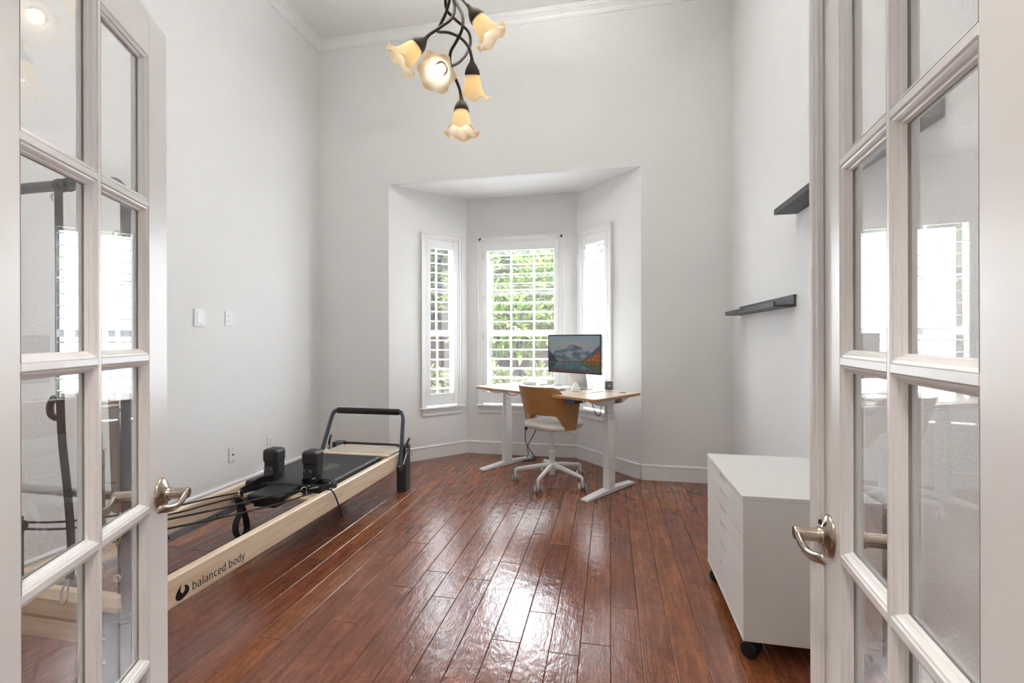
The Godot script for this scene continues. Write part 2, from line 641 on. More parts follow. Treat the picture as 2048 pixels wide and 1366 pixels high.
# ---------------------------------------------------------------- room shell
func build_room() -> void:
	var wm: Material = M.wall_paint
	struct("wall_left", bx(Vector3(XL - 0.16, -0.05, ZB - 0.16), Vector3(XL, CEIL, ZN + 0.12)), wm)
	struct("wall_right", bx(Vector3(XR, -0.05, ZB - 0.16), Vector3(XR + 0.16, CEIL, ZN + 0.12)), wm)
	var b := MB.new()
	b.prism(PackedVector2Array([Vector2(XL, -0.05), Vector2(BX0, -0.05), Vector2(BX0, BAYH), Vector2(BX3, BAYH), Vector2(BX3, -0.05), Vector2(XR, -0.05), Vector2(XR, CEIL), Vector2(XL, CEIL)]), ZB - 0.05, ZB)
	struct("wall_back", b, wm)
	struct("ceiling", bx(Vector3(XL - 0.16, CEIL, ZB - 0.2), Vector3(XR + 0.16, CEIL + 0.15, ZN + 0.12)), M.ceiling_paint)
	# bay
	var cl := PackedVector2Array([Vector2(BX0 + 0.03, -ZB + 0.05), Vector2(BX3 - 0.03, -ZB + 0.05), Vector2(BX3 + 0.25, -ZB + 0.051), Vector2(BX2 + 0.12, -ZC + 0.18), Vector2(BX1 - 0.12, -ZC + 0.18), Vector2(BX0 - 0.25, -ZB + 0.051)])
	b = MB.new()
	b.xf = Transform3D(Basis(Vector3(1, 0, 0), Vector3(0, 0, -1), Vector3(0, 1, 0)), Vector3.ZERO)
	b.prism(cl, BAYH, BAYH + 0.16)
	struct("ceiling_bay", b, M.ceiling_paint)
	# doorway wall behind the doors
	b = MB.new()
	b.box(Vector3(XL, -0.05, ZN), Vector3(-0.852, CEIL, ZN + 0.12))
	b.box(Vector3(0.376, -0.05, ZN), Vector3(XR, CEIL, ZN + 0.12))
	b.box(Vector3(-0.852, 2.06, ZN), Vector3(0.376, CEIL, ZN + 0.12))
	struct("wall_doorway", b, wm)
	b = MB.new()
	b.box(Vector3(-0.852, 0, ZN - 0.006), Vector3(-0.834, 2.042, ZN + 0.126))
	b.box(Vector3(0.358, 0, ZN - 0.006), Vector3(0.376, 2.042, ZN + 0.126))
	b.box(Vector3(-0.852, 2.042, ZN - 0.006), Vector3(0.376, 2.06, ZN + 0.126))
	for z in [ZN - 0.018, ZN + 0.12]:
		b.box(Vector3(-0.92, 0, z), Vector3(-0.846, 2.13, z + 0.018), 0.005)
		b.box(Vector3(0.37, 0, z), Vector3(0.444, 2.13, z + 0.018), 0.005)
		b.box(Vector3(-0.846, 2.05, z), Vector3(0.37, 2.13, z + 0.018), 0.005)
	struct("trim_1", b, M.trim_paint)
	# baseboards: tall board with a rounded cap
	baseboard("baseboard_left", Vector3(XL, 0, ZN), Vector3(XL, 0, ZB))
	baseboard("baseboard_back_left", Vector3(XL, 0, ZB), Vector3(BX0, 0, ZB))
	baseboard("baseboard_bay_left", Vector3(BX0, 0, ZB), Vector3(BX1, 0, ZC))
	baseboard("baseboard_bay_center", Vector3(BX1, 0, ZC), Vector3(BX2, 0, ZC))
	baseboard("baseboard_bay_right", Vector3(BX2, 0, ZC), Vector3(BX3, 0, ZB))
	baseboard("baseboard_back_right", Vector3(BX3, 0, ZB), Vector3(XR, 0, ZB))
	baseboard("baseboard_right", Vector3(XR, 0, ZB), Vector3(XR, 0, ZN))
	# crown moulding
	crown("trim_2", Vector3(XL, 0, ZN), Vector3(XL, 0, ZB))
	crown("trim_3", Vector3(XL, 0, ZB), Vector3(XR, 0, ZB))
	crown("trim_4", Vector3(XR, 0, ZB), Vector3(XR, 0, ZN))
	crown("trim_5", Vector3(XR, 0, ZN), Vector3(XL, 0, ZN))
	build_floor()

func run_profile(prof: Array, a: Vector3, c: Vector3, ext: float) -> MB:  # prof: [Vector2(out of the wall, height)], wall to the left of the run a -> c, room on its right
	var d := (c - a).normalized()
	var out := d.cross(Vector3.UP).normalized()
	var b := MB.new()
	var pa := []
	var pc := []
	for p in prof:
		pa.append(a - d * ext * p.x + out * p.x + Vector3.UP * p.y)
		pc.append(c + d * ext * p.x + out * p.x + Vector3.UP * p.y)
	for i in prof.size() - 1:
		b.face([pa[i], pa[i + 1], pc[i + 1], pc[i]])
	return b

func baseboard(called: String, a: Vector3, c: Vector3) -> void:
	var d := (c - a).normalized()
	var prof := [Vector2(0.0, 0.0), Vector2(0.014, 0.0), Vector2(0.014, 0.118), Vector2(0.017, 0.121), Vector2(0.0185, 0.127), Vector2(0.016, 0.133), Vector2(0.008, 0.138), Vector2(0.0, 0.139)]
	var b := run_profile(prof, a, c, 0.0)
	struct(called, b, M.trim_paint)

func crown(called: String, a: Vector3, c: Vector3) -> void:
	var y := CEIL
	var prof := [Vector2(0.0, y - 0.085), Vector2(0.010, y - 0.085), Vector2(0.012, y - 0.078), Vector2(0.010, y - 0.072), Vector2(0.016, y - 0.068), Vector2(0.024, y - 0.050), Vector2(0.042, y - 0.030), Vector2(0.058, y - 0.020), Vector2(0.064, y - 0.012), Vector2(0.072, y - 0.010), Vector2(0.074, y)]
	struct(called, run_profile(prof, a, c, -1.0), M.trim_paint)

func bay_depth(x: float) -> float:  # how far back the floor reaches at x
	if x <= BX0 or x >= BX3:
		return ZB
	if x < BX1:
		return lerpf(ZB, ZC, (x - BX0) / (BX1 - BX0))
	if x > BX2:
		return lerpf(ZC, ZB, (x - BX2) / (BX3 - BX2))
	return ZC

func build_floor() -> void:
	var b := MB.new()
	b.box(Vector3(XL - 0.1, -0.10, ZB - 0.1), Vector3(XR + 0.1, -0.012, 1.9))
	b.box(Vector3(BX1 - 0.2, -0.10, ZC - 0.05), Vector3(BX2 + 0.2, -0.012, ZB))
	var fl := struct("floor", b, M.subfloor)
	var rng := RandomNumberGenerator.new()
	rng.seed = 77
	var joints := {-1: [-2.018], 0: [-2.315], 1: [-2.633], -7: [-2.237], -6: [-2.437], -8: [-2.473], -9: [-2.288], -5: [-2.652], 3: [-2.62], 4: [-3.05], -2: [-3.3]}
	var w := 0.1248
	for k in range(-24, 9):
		var x0 := k * w - 0.001
		var x1 := x0 + w
		if x1 < XL or x0 > XR:
			continue
		var zf := minf(bay_depth(x0), minf(bay_depth(x1), bay_depth((x0 + x1) / 2.0))) - 0.01
		var cuts := [1.85]
		var z: float = 1.85 - rng.randf_range(0.2, 1.1)
		if joints.has(k):
			cuts.append_array([joints[k][0] + rng.randf_range(1.3, 1.7), joints[k][0]])
			z = joints[k][0] - rng.randf_range(0.9, 1.5)
		while z > zf + 0.25:
			cuts.append(z)
			z -= rng.randf_range(0.75, 1.5)
		cuts.append(zf)
		for i in cuts.size() - 1:
			var p := MB.new()
			var za: float = cuts[i]
			var zb: float = cuts[i + 1]
			var xa := maxf(x0, XL - 0.05) + 0.0004
			var xb := minf(x1, XR + 0.05) - 0.0004
			plank(p, xa, xb, zb + 0.0004, za - 0.0004, rng.randf_range(0, 1), rng.randi_range(0, 7) * 0.125, rng.randf() < 0.5)
			part("plank", p, M["hickory_%d" % ([0, 0, 1, 2, 3, 3, 4, 5][rng.randi_range(0, 7)])], fl)

func plank(m: MB, xa: float, xb: float, za: float, zb: float, ou: float, ov: float, flip: bool) -> void:
	# a board with eased long edges; u runs along the grain
	var e := 0.0025
	var top := [Vector3(xa + e, 0, zb - e), Vector3(xb - e, 0, zb - e), Vector3(xb - e, 0, za + e), Vector3(xa + e, 0, za + e)]
	var low := [Vector3(xa, -0.0022, zb), Vector3(xb, -0.0022, zb), Vector3(xb, -0.0022, za), Vector3(xa, -0.0022, za)]
	var bot := [Vector3(xa, -0.0119, zb), Vector3(xb, -0.0119, zb), Vector3(xb, -0.0119, za), Vector3(xa, -0.0119, za)]
	var b0 := m.v.size()
	m.face(top)
	for i in 4:
		var j := (i + 1) % 4
		m.face([low[i], low[j], top[j], top[i]])
		m.face([bot[i], bot[j], low[j], low[i]])
	for i in range(b0, m.v.size()):
		var p := m.v[i]
		var u := (p.z - za) / 1.15
		m.uv[i] = Vector2((1.0 - u if flip else u) + ou, (p.x - xa) / 0.5 + ov)

# ---------------------------------------------------------------- windows and shutters
func wall_with_hole(L: float, ext0: float, ext1: float, x0: float, x1: float, y0: float, y1: float) -> MB:
	var b := MB.new()
	b.box(Vector3(-ext0, -0.05, -0.16), Vector3(x0, BAYH, 0))
	b.box(Vector3(x1, -0.05, -0.16), Vector3(L + ext1, BAYH, 0))
	b.box(Vector3(x0, -0.05, -0.16), Vector3(x1, y0, 0))
	b.box(Vector3(x0, y1, -0.16), Vector3(x1, BAYH, 0))
	return b

func build_windows() -> void:
	var LL := Vector3(BX0, 0, ZB).distance_to(Vector3(BX1, 0, ZC))
	var fl := frame(Vector3(BX0, 0, ZB), Vector3(BX1 - BX0, 0, ZC - ZB), Vector3.UP)
	var fc := frame(Vector3(BX1, 0, ZC), Vector3.RIGHT, Vector3.UP)
	var fr := frame(Vector3(BX2, 0, ZC), Vector3(BX3 - BX2, 0, ZB - ZC), Vector3.UP)
	# [transform, wall length, casing x0, x1, glass columns]
	one_window(1, fl, LL, 0.35, 0.846, 2, "wall_bay_left", "tall narrow white plantation shutter in the left window of the bay", 0)
	one_window(2, fc, BX2 - BX1, 0.134, 1.097, 3, "wall_bay_center", "wide white plantation shutter in the centre window behind the monitor", 1)
	one_window(3, fr, Vector3(BX2, 0, ZC).distance_to(Vector3(BX3, 0, ZB)), 0.05, 0.546, 2, "wall_bay_right", "tall narrow white plantation shutter in the bay window right of the monitor", 2)

func one_window(num: int, f: Transform3D, L: float, x0: float, x1: float, cols: int, wname: String, label: String, side: int) -> void:
	var y0 := 0.55
	var y1 := 2.41
	var cw := 0.062
	var hx0 := x0 + cw - 0.008
	var hx1 := x1 - cw + 0.008
	var hy0 := y0 - 0.005
	var hy1 := y1 - cw + 0.008
	struct(wname, wall_with_hole(L, 0.0 if side == 0 else 0.02, 0.0 if side == 2 else 0.02, hx0, hx1, hy0, hy1), M.wall_paint, f)
	var w := structnode("window_%d" % num, f)
	var tp: Material = M.trim_paint
	# casing: stepped profile, two legs and a head
	for k in [[x0, cw], [x1, -cw]]:
		var b := MB.new()
		var a: float = k[0]
		var s := signf(k[1])
		b.box(Vector3(minf(a, a + s * 0.014), y0, 0), Vector3(maxf(a, a + s * 0.014), y1, 0.026), 0.003)
		b.box(Vector3(minf(a + s * 0.014, a + s * 0.044), y0, 0), Vector3(maxf(a + s * 0.014, a + s * 0.044), y1 - 0.014, 0.018), 0.003)
		b.box(Vector3(minf(a + s * 0.044, a + s * cw), y0, 0), Vector3(maxf(a + s * 0.044, a + s * cw), y1 - 0.044, 0.012), 0.003)
		part("casing", b, tp, w)
	var hd := MB.new()
	hd.box(Vector3(x0 + 0.014, y1 - 0.014, 0), Vector3(x1 - 0.014, y1, 0.026), 0.003)
	hd.box(Vector3(x0 + 0.014, y1 - 0.044, 0), Vector3(x1 - 0.014, y1 - 0.014, 0.018), 0.003)
	hd.box(Vector3(x0 + 0.044, y1 - cw, 0), Vector3(x1 - 0.044, y1 - 0.044, 0.012), 0.003)
	part("casing", hd, tp, w)
	part("sill", bx(Vector3(x0 - 0.012, y0 - 0.022, -0.1), Vector3(x1 + 0.012, y0, 0.05), 0.005), tp, w)
	var ap := MB.new()
	ap.box(Vector3(x0 + 0.004, y0 - 0.046, 0), Vector3(x1 - 0.004, y0 - 0.022, 0.034), 0.006)
	ap.box(Vector3(x0 + 0.012, y0 - 0.095, 0), Vector3(x1 - 0.012, y0 - 0.046, 0.018), 0.003)
	part("apron", ap, tp, w)
	# jamb lining, sashes and panes
	var jb := MB.new()
	jb.box(Vector3(hx0, hy0, -0.16), Vector3(hx0 + 0.008, hy1, 0))
	jb.box(Vector3(hx1 - 0.008, hy0, -0.16), Vector3(hx1, hy1, 0))
	jb.box(Vector3(hx0, hy1 - 0.008, -0.16), Vector3(hx1, hy1, 0))
	part("jamb", jb, tp, w)
	var mid := 1.335
	var yy := [[hy0 + 0.01, mid + 0.03, -0.125], [mid - 0.03, hy1 - 0.008, -0.15]]
	for k in 2:
		var a: float = yy[k][0]
		var c: float = yy[k][1]
		var z: float = yy[k][2]
		var sx0 := hx0 + 0.008
		var sx1 := hx1 - 0.008
		var sash := MB.new()
		var st := 0.030
		sash.box(Vector3(sx0, a, z), Vector3(sx0 + st, c, z + 0.025), 0.003)
		sash.box(Vector3(sx1 - st, a, z), Vector3(sx1, c, z + 0.025), 0.003)
		sash.box(Vector3(sx0 + st, a, z), Vector3(sx1 - st, a + (0.05 if k == 0 else 0.055), z + 0.025), 0.003)
		sash.box(Vector3(sx0 + st, c - 0.05, z), Vector3(sx1 - st, c, z + 0.025), 0.003)
		var so := part("sash", sash, tp, w)
		var gy0 := a + 0.05
		var gy1 := c - 0.05
		var gx0 := sx0 + st
		var gx1 := sx1 - st
		for i in range(1, cols):
			var x := lerpf(gx0, gx1, float(i) / cols)
			part("muntin", bx(Vector3(x - 0.009, gy0, z + 0.004), Vector3(x + 0.009, gy1, z + 0.021), 0.003), tp, so)
		var ym := (gy0 + gy1) / 2.0
		if k == 1:
			part("muntin", bx(Vector3(gx0, ym - 0.009, z + 0.005), Vector3(gx1, ym + 0.009, z + 0.020), 0.003), tp, so)
		part("pane", bx(Vector3(gx0, gy0, z + 0.011), Vector3(gx1, gy1, z + 0.014)), M.pane_glass, so)
	# plantation shutter
	var s := thing("plantation_shutter", label, "shutter", f)
	var sp: Material = M.shutter_paint
	var a0 := x0 + cw
	var a1 := x1 - cw
	var o0 := a0 + 0.047
	var o1 := a1 - 0.047
	var oy0 := 0.685
	var oy1 := 2.25
	var ty := y1 - cw - 0.002
	var zf := -0.018
	part("stile", bx(Vector3(a0, y0 + 0.012, zf), Vector3(o0, ty, zf + 0.028), 0.003), sp, s)
	part("stile", bx(Vector3(o1, y0 + 0.012, zf), Vector3(a1, ty, zf + 0.028), 0.003), sp, s)
	part("rail", bx(Vector3(o0, oy1, zf + 0.001), Vector3(o1, ty, zf + 0.026), 0.002), sp, s)
	part("rail", bx(Vector3(o0, y0 + 0.012, zf + 0.001), Vector3(o1, oy0, zf + 0.026), 0.002), sp, s)
	var lw := o1 - o0 - 0.004
	var lv := MB.new()
	var rows := []
	for e in [0.0, 1.0]:
		var row := []
		for j in 14:
			var th := TAU * j / 14.0
			row.append(Vector3(lerpf(-lw / 2.0, lw / 2.0, e), 0.0048 * sin(th), 0.054 * cos(th)))
		rows.append(row)
	lv.grid(rows, true, true)
	var cap: Array = rows[1].duplicate()
	cap.reverse()
	lv.face(cap)
	lv.face(rows[0])
	var lm := lv.mesh()
	var nl := 15
	for i in nl:
		var y := oy1 - 0.052 - i * (oy1 - oy0 - 0.002) / nl
		part("louver", lm, sp, s, Transform3D(Basis(Vector3.RIGHT, 0.08), Vector3((o0 + o1) / 2.0, y, zf + 0.013)))
	var hxx := a0 if side != 2 else a1
	for y in [0.72, 1.30, 1.72, 2.20]:
		part("hinge", tb([Vector3(hxx, y - 0.035, zf + 0.031), Vector3(hxx, y + 0.035, zf + 0.031)], 0.0045, 8), M.aluminium if side == 1 else M.shutter_paint, s)

# ---------------------------------------------------------------- french doors
func build_doors() -> void:
	var dl := Vector3(-0.43334, 0, -0.90123)
	var free_l := Vector3(-1.0638, 0, -0.966)
	var dr := Vector3(0.09934, 0, -0.99505)
	var free_r := Vector3(0.4037, 0, -1.0195)
	french_door("door_1", frame(free_l - dl * 0.575, dl, Vector3.UP), false)
	french_door("door_2", frame(free_r - dr * 0.575, dr, Vector3.UP), true)

func french_door(called: String, f: Transform3D, other: bool) -> void:
	var W := 0.575
	var T := 0.0175
	var s := -1.0 if other else 1.0   # side of the leaf that faces the camera
	# the visible face lies in the plane through f.origin, so the leaf is set back by half its thickness
	var d := structnode(called, f.translated_local(Vector3(0, 0, -s * T)))
	var m: Material = M.door_paint
	var xs := [W - 0.469, W - 0.2785, W - 0.269, W - 0.0885]   # hinge-side lite, mullion, free-side lite
	var ys := [0.21, 0.5445, 0.558, 0.892, 0.9055, 1.240, 1.2535, 1.588, 1.6015, 1.9317]
	part("stile", bx(Vector3(0, 0.012, -T), Vector3(xs[0], 2.032, T), 0.002), m, d)
	part("stile", bx(Vector3(xs[3], 0.012, -T), Vector3(W, 2.032, T), 0.002), m, d)
	part("rail", bx(Vector3(xs[0], 0.012, -T), Vector3(xs[3], ys[0], T)), m, d)
	part("rail", bx(Vector3(xs[0], ys[9], -T), Vector3(xs[3], 2.032, T)), m, d)
	part("mullion", bx(Vector3(xs[1], ys[0], -T), Vector3(xs[2], ys[9], T), 0.001), m, d)
	for i in 4:
		for c in 2:
			part("muntin", bx(Vector3(xs[c * 2], ys[i * 2 + 1], -T), Vector3(xs[c * 2 + 1], ys[i * 2 + 2], T), 0.001), m, d)
	# glazing bead: ogee stepping down to the glass on both faces of the leaf
	var w := 0.0
	var prof := [Vector2(0, T), Vector2(0.0015, T - 0.0022), Vector2(0.0045, T - 0.0030), Vector2(0.0075, T - 0.0055), Vector2(0.0095, T - 0.0095), Vector2(0.0115, T - 0.0105), Vector2(0.0125, T - 0.0125), Vector2(0.0135, 0.002)]
	for c in 2:
		for i in 5:
			var x0: float = xs[c * 2]
			var x1: float = xs[c * 2 + 1]
			var y0: float = ys[i * 2]
			var y1: float = ys[i * 2 + 1]
			var b := MB.new()
			for sd in [1.0, -1.0]:
				for k in prof.size() - 1:
					var p: Vector2 = prof[k]
					var q: Vector2 = prof[k + 1]
					var A := [Vector3(x0 + p.x, y0 + p.x, sd * p.y), Vector3(x1 - p.x, y0 + p.x, sd * p.y), Vector3(x1 - p.x, y1 - p.x, sd * p.y), Vector3(x0 + p.x, y1 - p.x, sd * p.y)]
					var B := [Vector3(x0 + q.x, y0 + q.x, sd * q.y), Vector3(x1 - q.x, y0 + q.x, sd * q.y), Vector3(x1 - q.x, y1 - q.x, sd * q.y), Vector3(x0 + q.x, y1 - q.x, sd * q.y)]
					for e in 4:
						var g := (e + 1) % 4
						var qd := [A[e], A[g], B[g], B[e]]
						if sd < 0:
							qd.reverse()
						b.face(qd)
			part("glazing_bead", b, m, d)
			part("pane", bx(Vector3(x0 + 0.012, y0 + 0.012, -0.0016), Vector3(x1 - 0.012, y1 - 0.012, 0.0016)), M.pane_glass, d)
	# lever handles on both faces
	for sd in [1.0, -1.0]:
		lever(d, Vector3(W - 0.037, 0.919, sd * T), sd, other and sd == s)
	if other:
		# astragal: moulded strip along the free edge, overlapping it
		var b := MB.new()
		b.box(Vector3(W - 0.012, 0.014, -T - 0.012), Vector3(W + 0.030, 2.03, -T), 0.003)
		for k in [[W + 0.004, 0.009], [W + 0.024, 0.006], [W - 0.009, 0.004]]:
			b.tube([Vector3(k[0], 0.016, -T - 0.011), Vector3(k[0], 2.028, -T - 0.011)], k[1], 12)
		b.box(Vector3(W, 0.014, -T), Vector3(W + 0.016, 2.03, 0.004), 0.002)
		part("astragal", b, m, d)

func lever(d: Node3D, o: Vector3, sd: float, keyhole: bool) -> void:
	var h := Node3D.new()
	h.name = "lever_handle"
	h.set_meta("label", "satin nickel lever handle with oval rose")
	d.add_child(h, true)
	h.transform = Transform3D(Basis(Vector3(1, 0, 0), Vector3(0, 1, 0), Vector3(0, 0, 1)), o)
	# oval rose
	var rows := []
	for k in [[0.0, 0.0], [0.0045, 0.0], [0.008, -0.004], [0.0105, -0.011], [0.014, -0.017], [0.019, -0.0205]]:
		var row := []
		for j in 28:
			var th := TAU * j / 28.0
			row.append(Vector3((0.031 + k[1]) * cos(th), (0.039 + k[1] * 1.28) * sin(th), sd * k[0]))
		rows.append(row)
	var b := MB.new()
	b.grid(rows, true, sd < 0)
	part("rose", b, M.nickel, h)
	# neck
	b = MB.new()
	b.tube([Vector3(0, 0, sd * 0.014), Vector3(0, 0, sd * 0.020), Vector3(0, 0, sd * 0.0225), Vector3(0, 0, sd * 0.045), Vector3(0, 0, sd * 0.058), Vector3(0, 0, sd * 0.0605)], [0.016, 0.0155, 0.0125, 0.0125, 0.0128, 0.011], 18)
	part("neck", b, M.nickel, h)
	# lever sweeping back towards the hinge, dipping and curling in at its end
	var path := smooth([Vector3(0.006, 0.002, sd * 0.053), Vector3(-0.008, -0.003, sd * 0.054), Vector3(-0.026, -0.011, sd * 0.053), Vector3(-0.048, -0.015, sd * 0.050), Vector3(-0.072, -0.012, sd * 0.047), Vector3(-0.092, -0.006, sd * 0.043), Vector3(-0.104, -0.004, sd * 0.039)], 4)
	var rr := []
	for i in path.size():
		var t := float(i) / (path.size() - 1)
		rr.append(lerpf(0.0085, 0.0075, t) * (0.75 if i == 0 else 1.0) * (0.55 if i == path.size() - 1 else 1.0))
	b = MB.new()
	b.tube(path, rr, 14, true, false, Vector2(0.75, 1.15))
	part("lever", b, M.nickel, h)
	if keyhole:
		part("keyhole", bx(Vector3(-0.002, 0.020, sd * 0.0155 - 0.004), Vector3(0.002, 0.029, sd * 0.0155 + 0.002), 0.001), M.slot_dark, h)

# ---------------------------------------------------------------- reformer
func board_x(p0: Vector3, p1: Vector3, w: float, h: float, bev: float) -> Array:  # [mesh, transform]: a board from p0 to p1 whose local x runs along it
	var L := p0.distance_to(p1)
	return [bx(Vector3(-L / 2.0, -h / 2.0, -w / 2.0), Vector3(L / 2.0, h / 2.0, w / 2.0), bev), frame((p0 + p1) / 2.0, p1 - p0, Vector3.UP)]

func emblem(w: float, h: float) -> PackedVector2Array:
	var pts := [[98, 258], [84, 268], [75, 279], [64, 296], [57, 314], [55, 331], [58, 344], [65, 353], [76, 359], [88, 361], [102, 359], [117, 353], [130, 346], [140, 337], [146, 325], [147, 311], [145, 300], [139, 289], [131, 280], [122, 275], [112, 272.5], [117, 281], [119, 292], [118, 304], [113, 315], [106, 321], [99, 320.5], [93, 315], [89, 306], [87, 294], [88, 281], [92, 268]]
	var out := PackedVector2Array()
	for p in pts:
		out.append(Vector2((p[0] - 101.0) / 92.0 * w, -(p[1] - 310.0) / 103.0 * h))
	return out

func strap(path: Array, w: Vector3, width: float, th := 0.003) -> MB:  # a flat band along the path, its width along w
	var b := MB.new()
	var N := path.size()
	var ww := w.normalized() * width / 2.0
	var rows := []
	for i in N:
		var t: Vector3 = (path[mini(i + 1, N - 1)] - path[maxi(i - 1, 0)]).normalized()
		var nn := t.cross(w).normalized() * th / 2.0
		rows.append([path[i] - ww - nn, path[i] + ww - nn, path[i] + ww + nn, path[i] - ww + nn])
	for i in N - 1:
		for j in 4:
			var k := (j + 1) % 4
			b.face([rows[i][j], rows[i][k], rows[i + 1][k], rows[i + 1][j]])
	return b

func ring(c: Vector3, nrm: Vector3, R: float, r: float) -> MB:
	var b := MB.new()
	var a := nrm.cross(Vector3.UP if absf(nrm.y) < 0.9 else Vector3.RIGHT).normalized()
	var e := nrm.cross(a).normalized()
	var p := []
	for j in 20:
		p.append(c + (a * cos(TAU * j / 20.0) + e * sin(TAU * j / 20.0)) * R)
	b.tube(p, r, 8, false, true)
	return b

func build_reformer() -> void:
	var r := thing("pilates_reformer", "maple pilates reformer with black carriage, footbar and tower along the left wall", "exercise machine")
	var q := board_x(Vector3(-1.71, 0.287, -1.44), Vector3(-1.71, 0.287, -3.62), 0.042, 0.122, 0.006)
	var rail := part("side_rail", q[0], M.maple, r, q[1])
	q = board_x(Vector3(-2.345, 0.287, -1.44), Vector3(-2.345, 0.287, -3.62), 0.042, 0.122, 0.006)
	part("side_rail", q[0], M.maple, r, q[1])
	# logo and lettering on the near rail, in the rail's own axes (x along the rail)
	var lg := MB.new()
	lg.prism(emblem(0.062, 0.060), 0.0, 0.0006)
	var face_x := -1.71 + 0.021
	part("emblem", lg, M.ink, rail, rail.transform.affine_inverse() * frame(Vector3(face_x + 0.0002, 0.271, -1.597), Vector3(0, 0, -1), Vector3.UP))
	var tm := TextMesh.new()
	var sf := SystemFont.new()
	sf.font_names = PackedStringArray(["Droid Sans"])
	tm.font = sf
	tm.text = "balanced body"
	tm.font_size = 48
	tm.pixel_size = 0.001
	tm.depth = 0.0006
	tm.curve_step = 1.0
	var bb := tm.get_aabb()
	var tk_ := 0.285 / bb.size.x
	var tf := frame(Vector3(face_x + 0.0004, 0.268, -1.785), Vector3(0, 0, -1), Vector3.UP)
	tf = tf * Transform3D(Basis.from_scale(Vector3(tk_, tk_ * 1.08, 1.0)), Vector3.ZERO)
	part("lettering", tm, M.ink, rail, rail.transform.affine_inverse() * tf)
	var dt := MB.new()
	dt.xf = frame(Vector3(face_x, 0.297, -1.921), Vector3(0, 0, -1), Vector3.UP)
	dt.lathe([Vector2(0.0016, 0.0), Vector2(0.0016, 0.0006)], 8, Transform3D(Basis(Vector3.RIGHT, PI / 2), Vector3.ZERO))
	dt.lathe([Vector2(0.0, 0.0006), Vector2(0.0016, 0.0006)], 8, Transform3D(Basis(Vector3.RIGHT, PI / 2), Vector3.ZERO))
	part("mark", dt, M.ink, rail, rail.transform.affine_inverse())
	# head end: two stacked boards across
	q = board_x(Vector3(-2.366, 0.296, -1.405), Vector3(-1.70, 0.296, -1.405), 0.075, 0.105, 0.022)
	part("head_board", q[0], M.maple, r, q[1])
	q = board_x(Vector3(-2.36, 0.208, -1.40), Vector3(-1.72, 0.208, -1.40), 0.05, 0.07, 0.004)
	part("head_board", q[0], M.maple, r, q[1])
	# foot end cross board under the platform
	q = board_x(Vector3(-2.32, 0.287, -3.60), Vector3(-1.735, 0.287, -3.60), 0.03, 0.11, 0.004)
	part("cross_board", q[0], M.maple, r, q[1])
	# metal track along the lower inside of each rail, with holes
	for s in [[-2.316, 1.0], [-1.739, -1.0]]:
		var tk := part("track", bx(Vector3(s[0] - 0.008, 0.205, -3.58), Vector3(s[0] + 0.008, 0.245, -1.45), 0.002), M.track_metal, r)
		for z in [-1.75, -2.10, -2.42, -2.75, -3.1, -3.45]:
			var hb := MB.new()
			hb.lathe([Vector2(0.006, 0.0), Vector2(0.006, 0.0012)], 12, frame(Vector3(s[0] + s[1] * 0.0079, 0.226, z), Vector3.UP, Vector3(s[1], 0, 0)))
			hb.lathe([Vector2(0.0, 0.0012), Vector2(0.006, 0.0012)], 12, frame(Vector3(s[0] + s[1] * 0.0079, 0.226, z), Vector3.UP, Vector3(s[1], 0, 0)))
			part("bolt_hole", hb, M.ink, tk)
	# legs
	part("leg", rb(Vector3(-1.770, 0, -3.805), Vector3(-1.682, 0.385, -3.715), 0.008), M.charcoal_metal, r)
	part("leg", bx(Vector3(-2.375, 0, -3.805), Vector3(-2.287, 0.385, -3.715), 0.006), M.charcoal_metal, r)
	for x in [-1.785, -2.385]:
		var lg2 := part("leg", bx(Vector3(x, 0, -1.435), Vector3(x + 0.105, 0.300, -1.335), 0.006), M.bronze_metal, r)
		part("base_plate", bx(Vector3(x - 0.01, 0.300, -1.46), Vector3(x + 0.115, 0.308, -1.33), 0.003), M.bronze_metal, lg2)
		for y in [0.155, 0.235]:
			var sb := MB.new()
			sb.lathe([Vector2(0.0075, 0.0), Vector2(0.0072, 0.003), Vector2(0.004, 0.0045), Vector2(0.0, 0.005)], 14, frame(Vector3(x + 0.045, y, -1.335), Vector3.RIGHT, Vector3(0, 0, 1)))
			part("screw", sb, M.silver, lg2)
	# foot end platform: wooden frame with slats
	var pf := Node3D.new()
	pf.name = "platform"
	r.add_child(pf, true)
	var xa := -2.285
	var xb := -1.705
	q = board_x(Vector3(xa, 0.357, -3.455), Vector3(xb, 0.357, -3.455), 0.035, 0.017, 0.003)
	part("slat", q[0], M.maple, pf, q[1])
	for i in 7:
		var z := -3.492 - i * 0.036
		q = board_x(Vector3(xa + 0.005, 0.359, z), Vector3(xb - 0.005, 0.359, z), 0.024, 0.017, 0.003)
		part("slat", q[0], M.aluminium if i % 2 else M.maple, pf, q[1])
	for x in [xa, xb - 0.012]:
		part("end_strip", bx(Vector3(x, 0.350, -3.74), Vector3(x + 0.012, 0.368, -3.475), 0.002), M.aluminium, pf)
	part("edge_tube", tb(smooth([Vector3(xa - 0.02, 0.366, -3.66), Vector3(xa - 0.01, 0.372, -3.745), Vector3(xa + 0.03, 0.374, -3.765), Vector3(-2.0, 0.374, -3.768), Vector3(xb - 0.03, 0.374, -3.765), Vector3(xb + 0.01, 0.372, -3.745), Vector3(xb + 0.015, 0.366, -3.70)], 5), 0.009), M.black_plastic, pf)
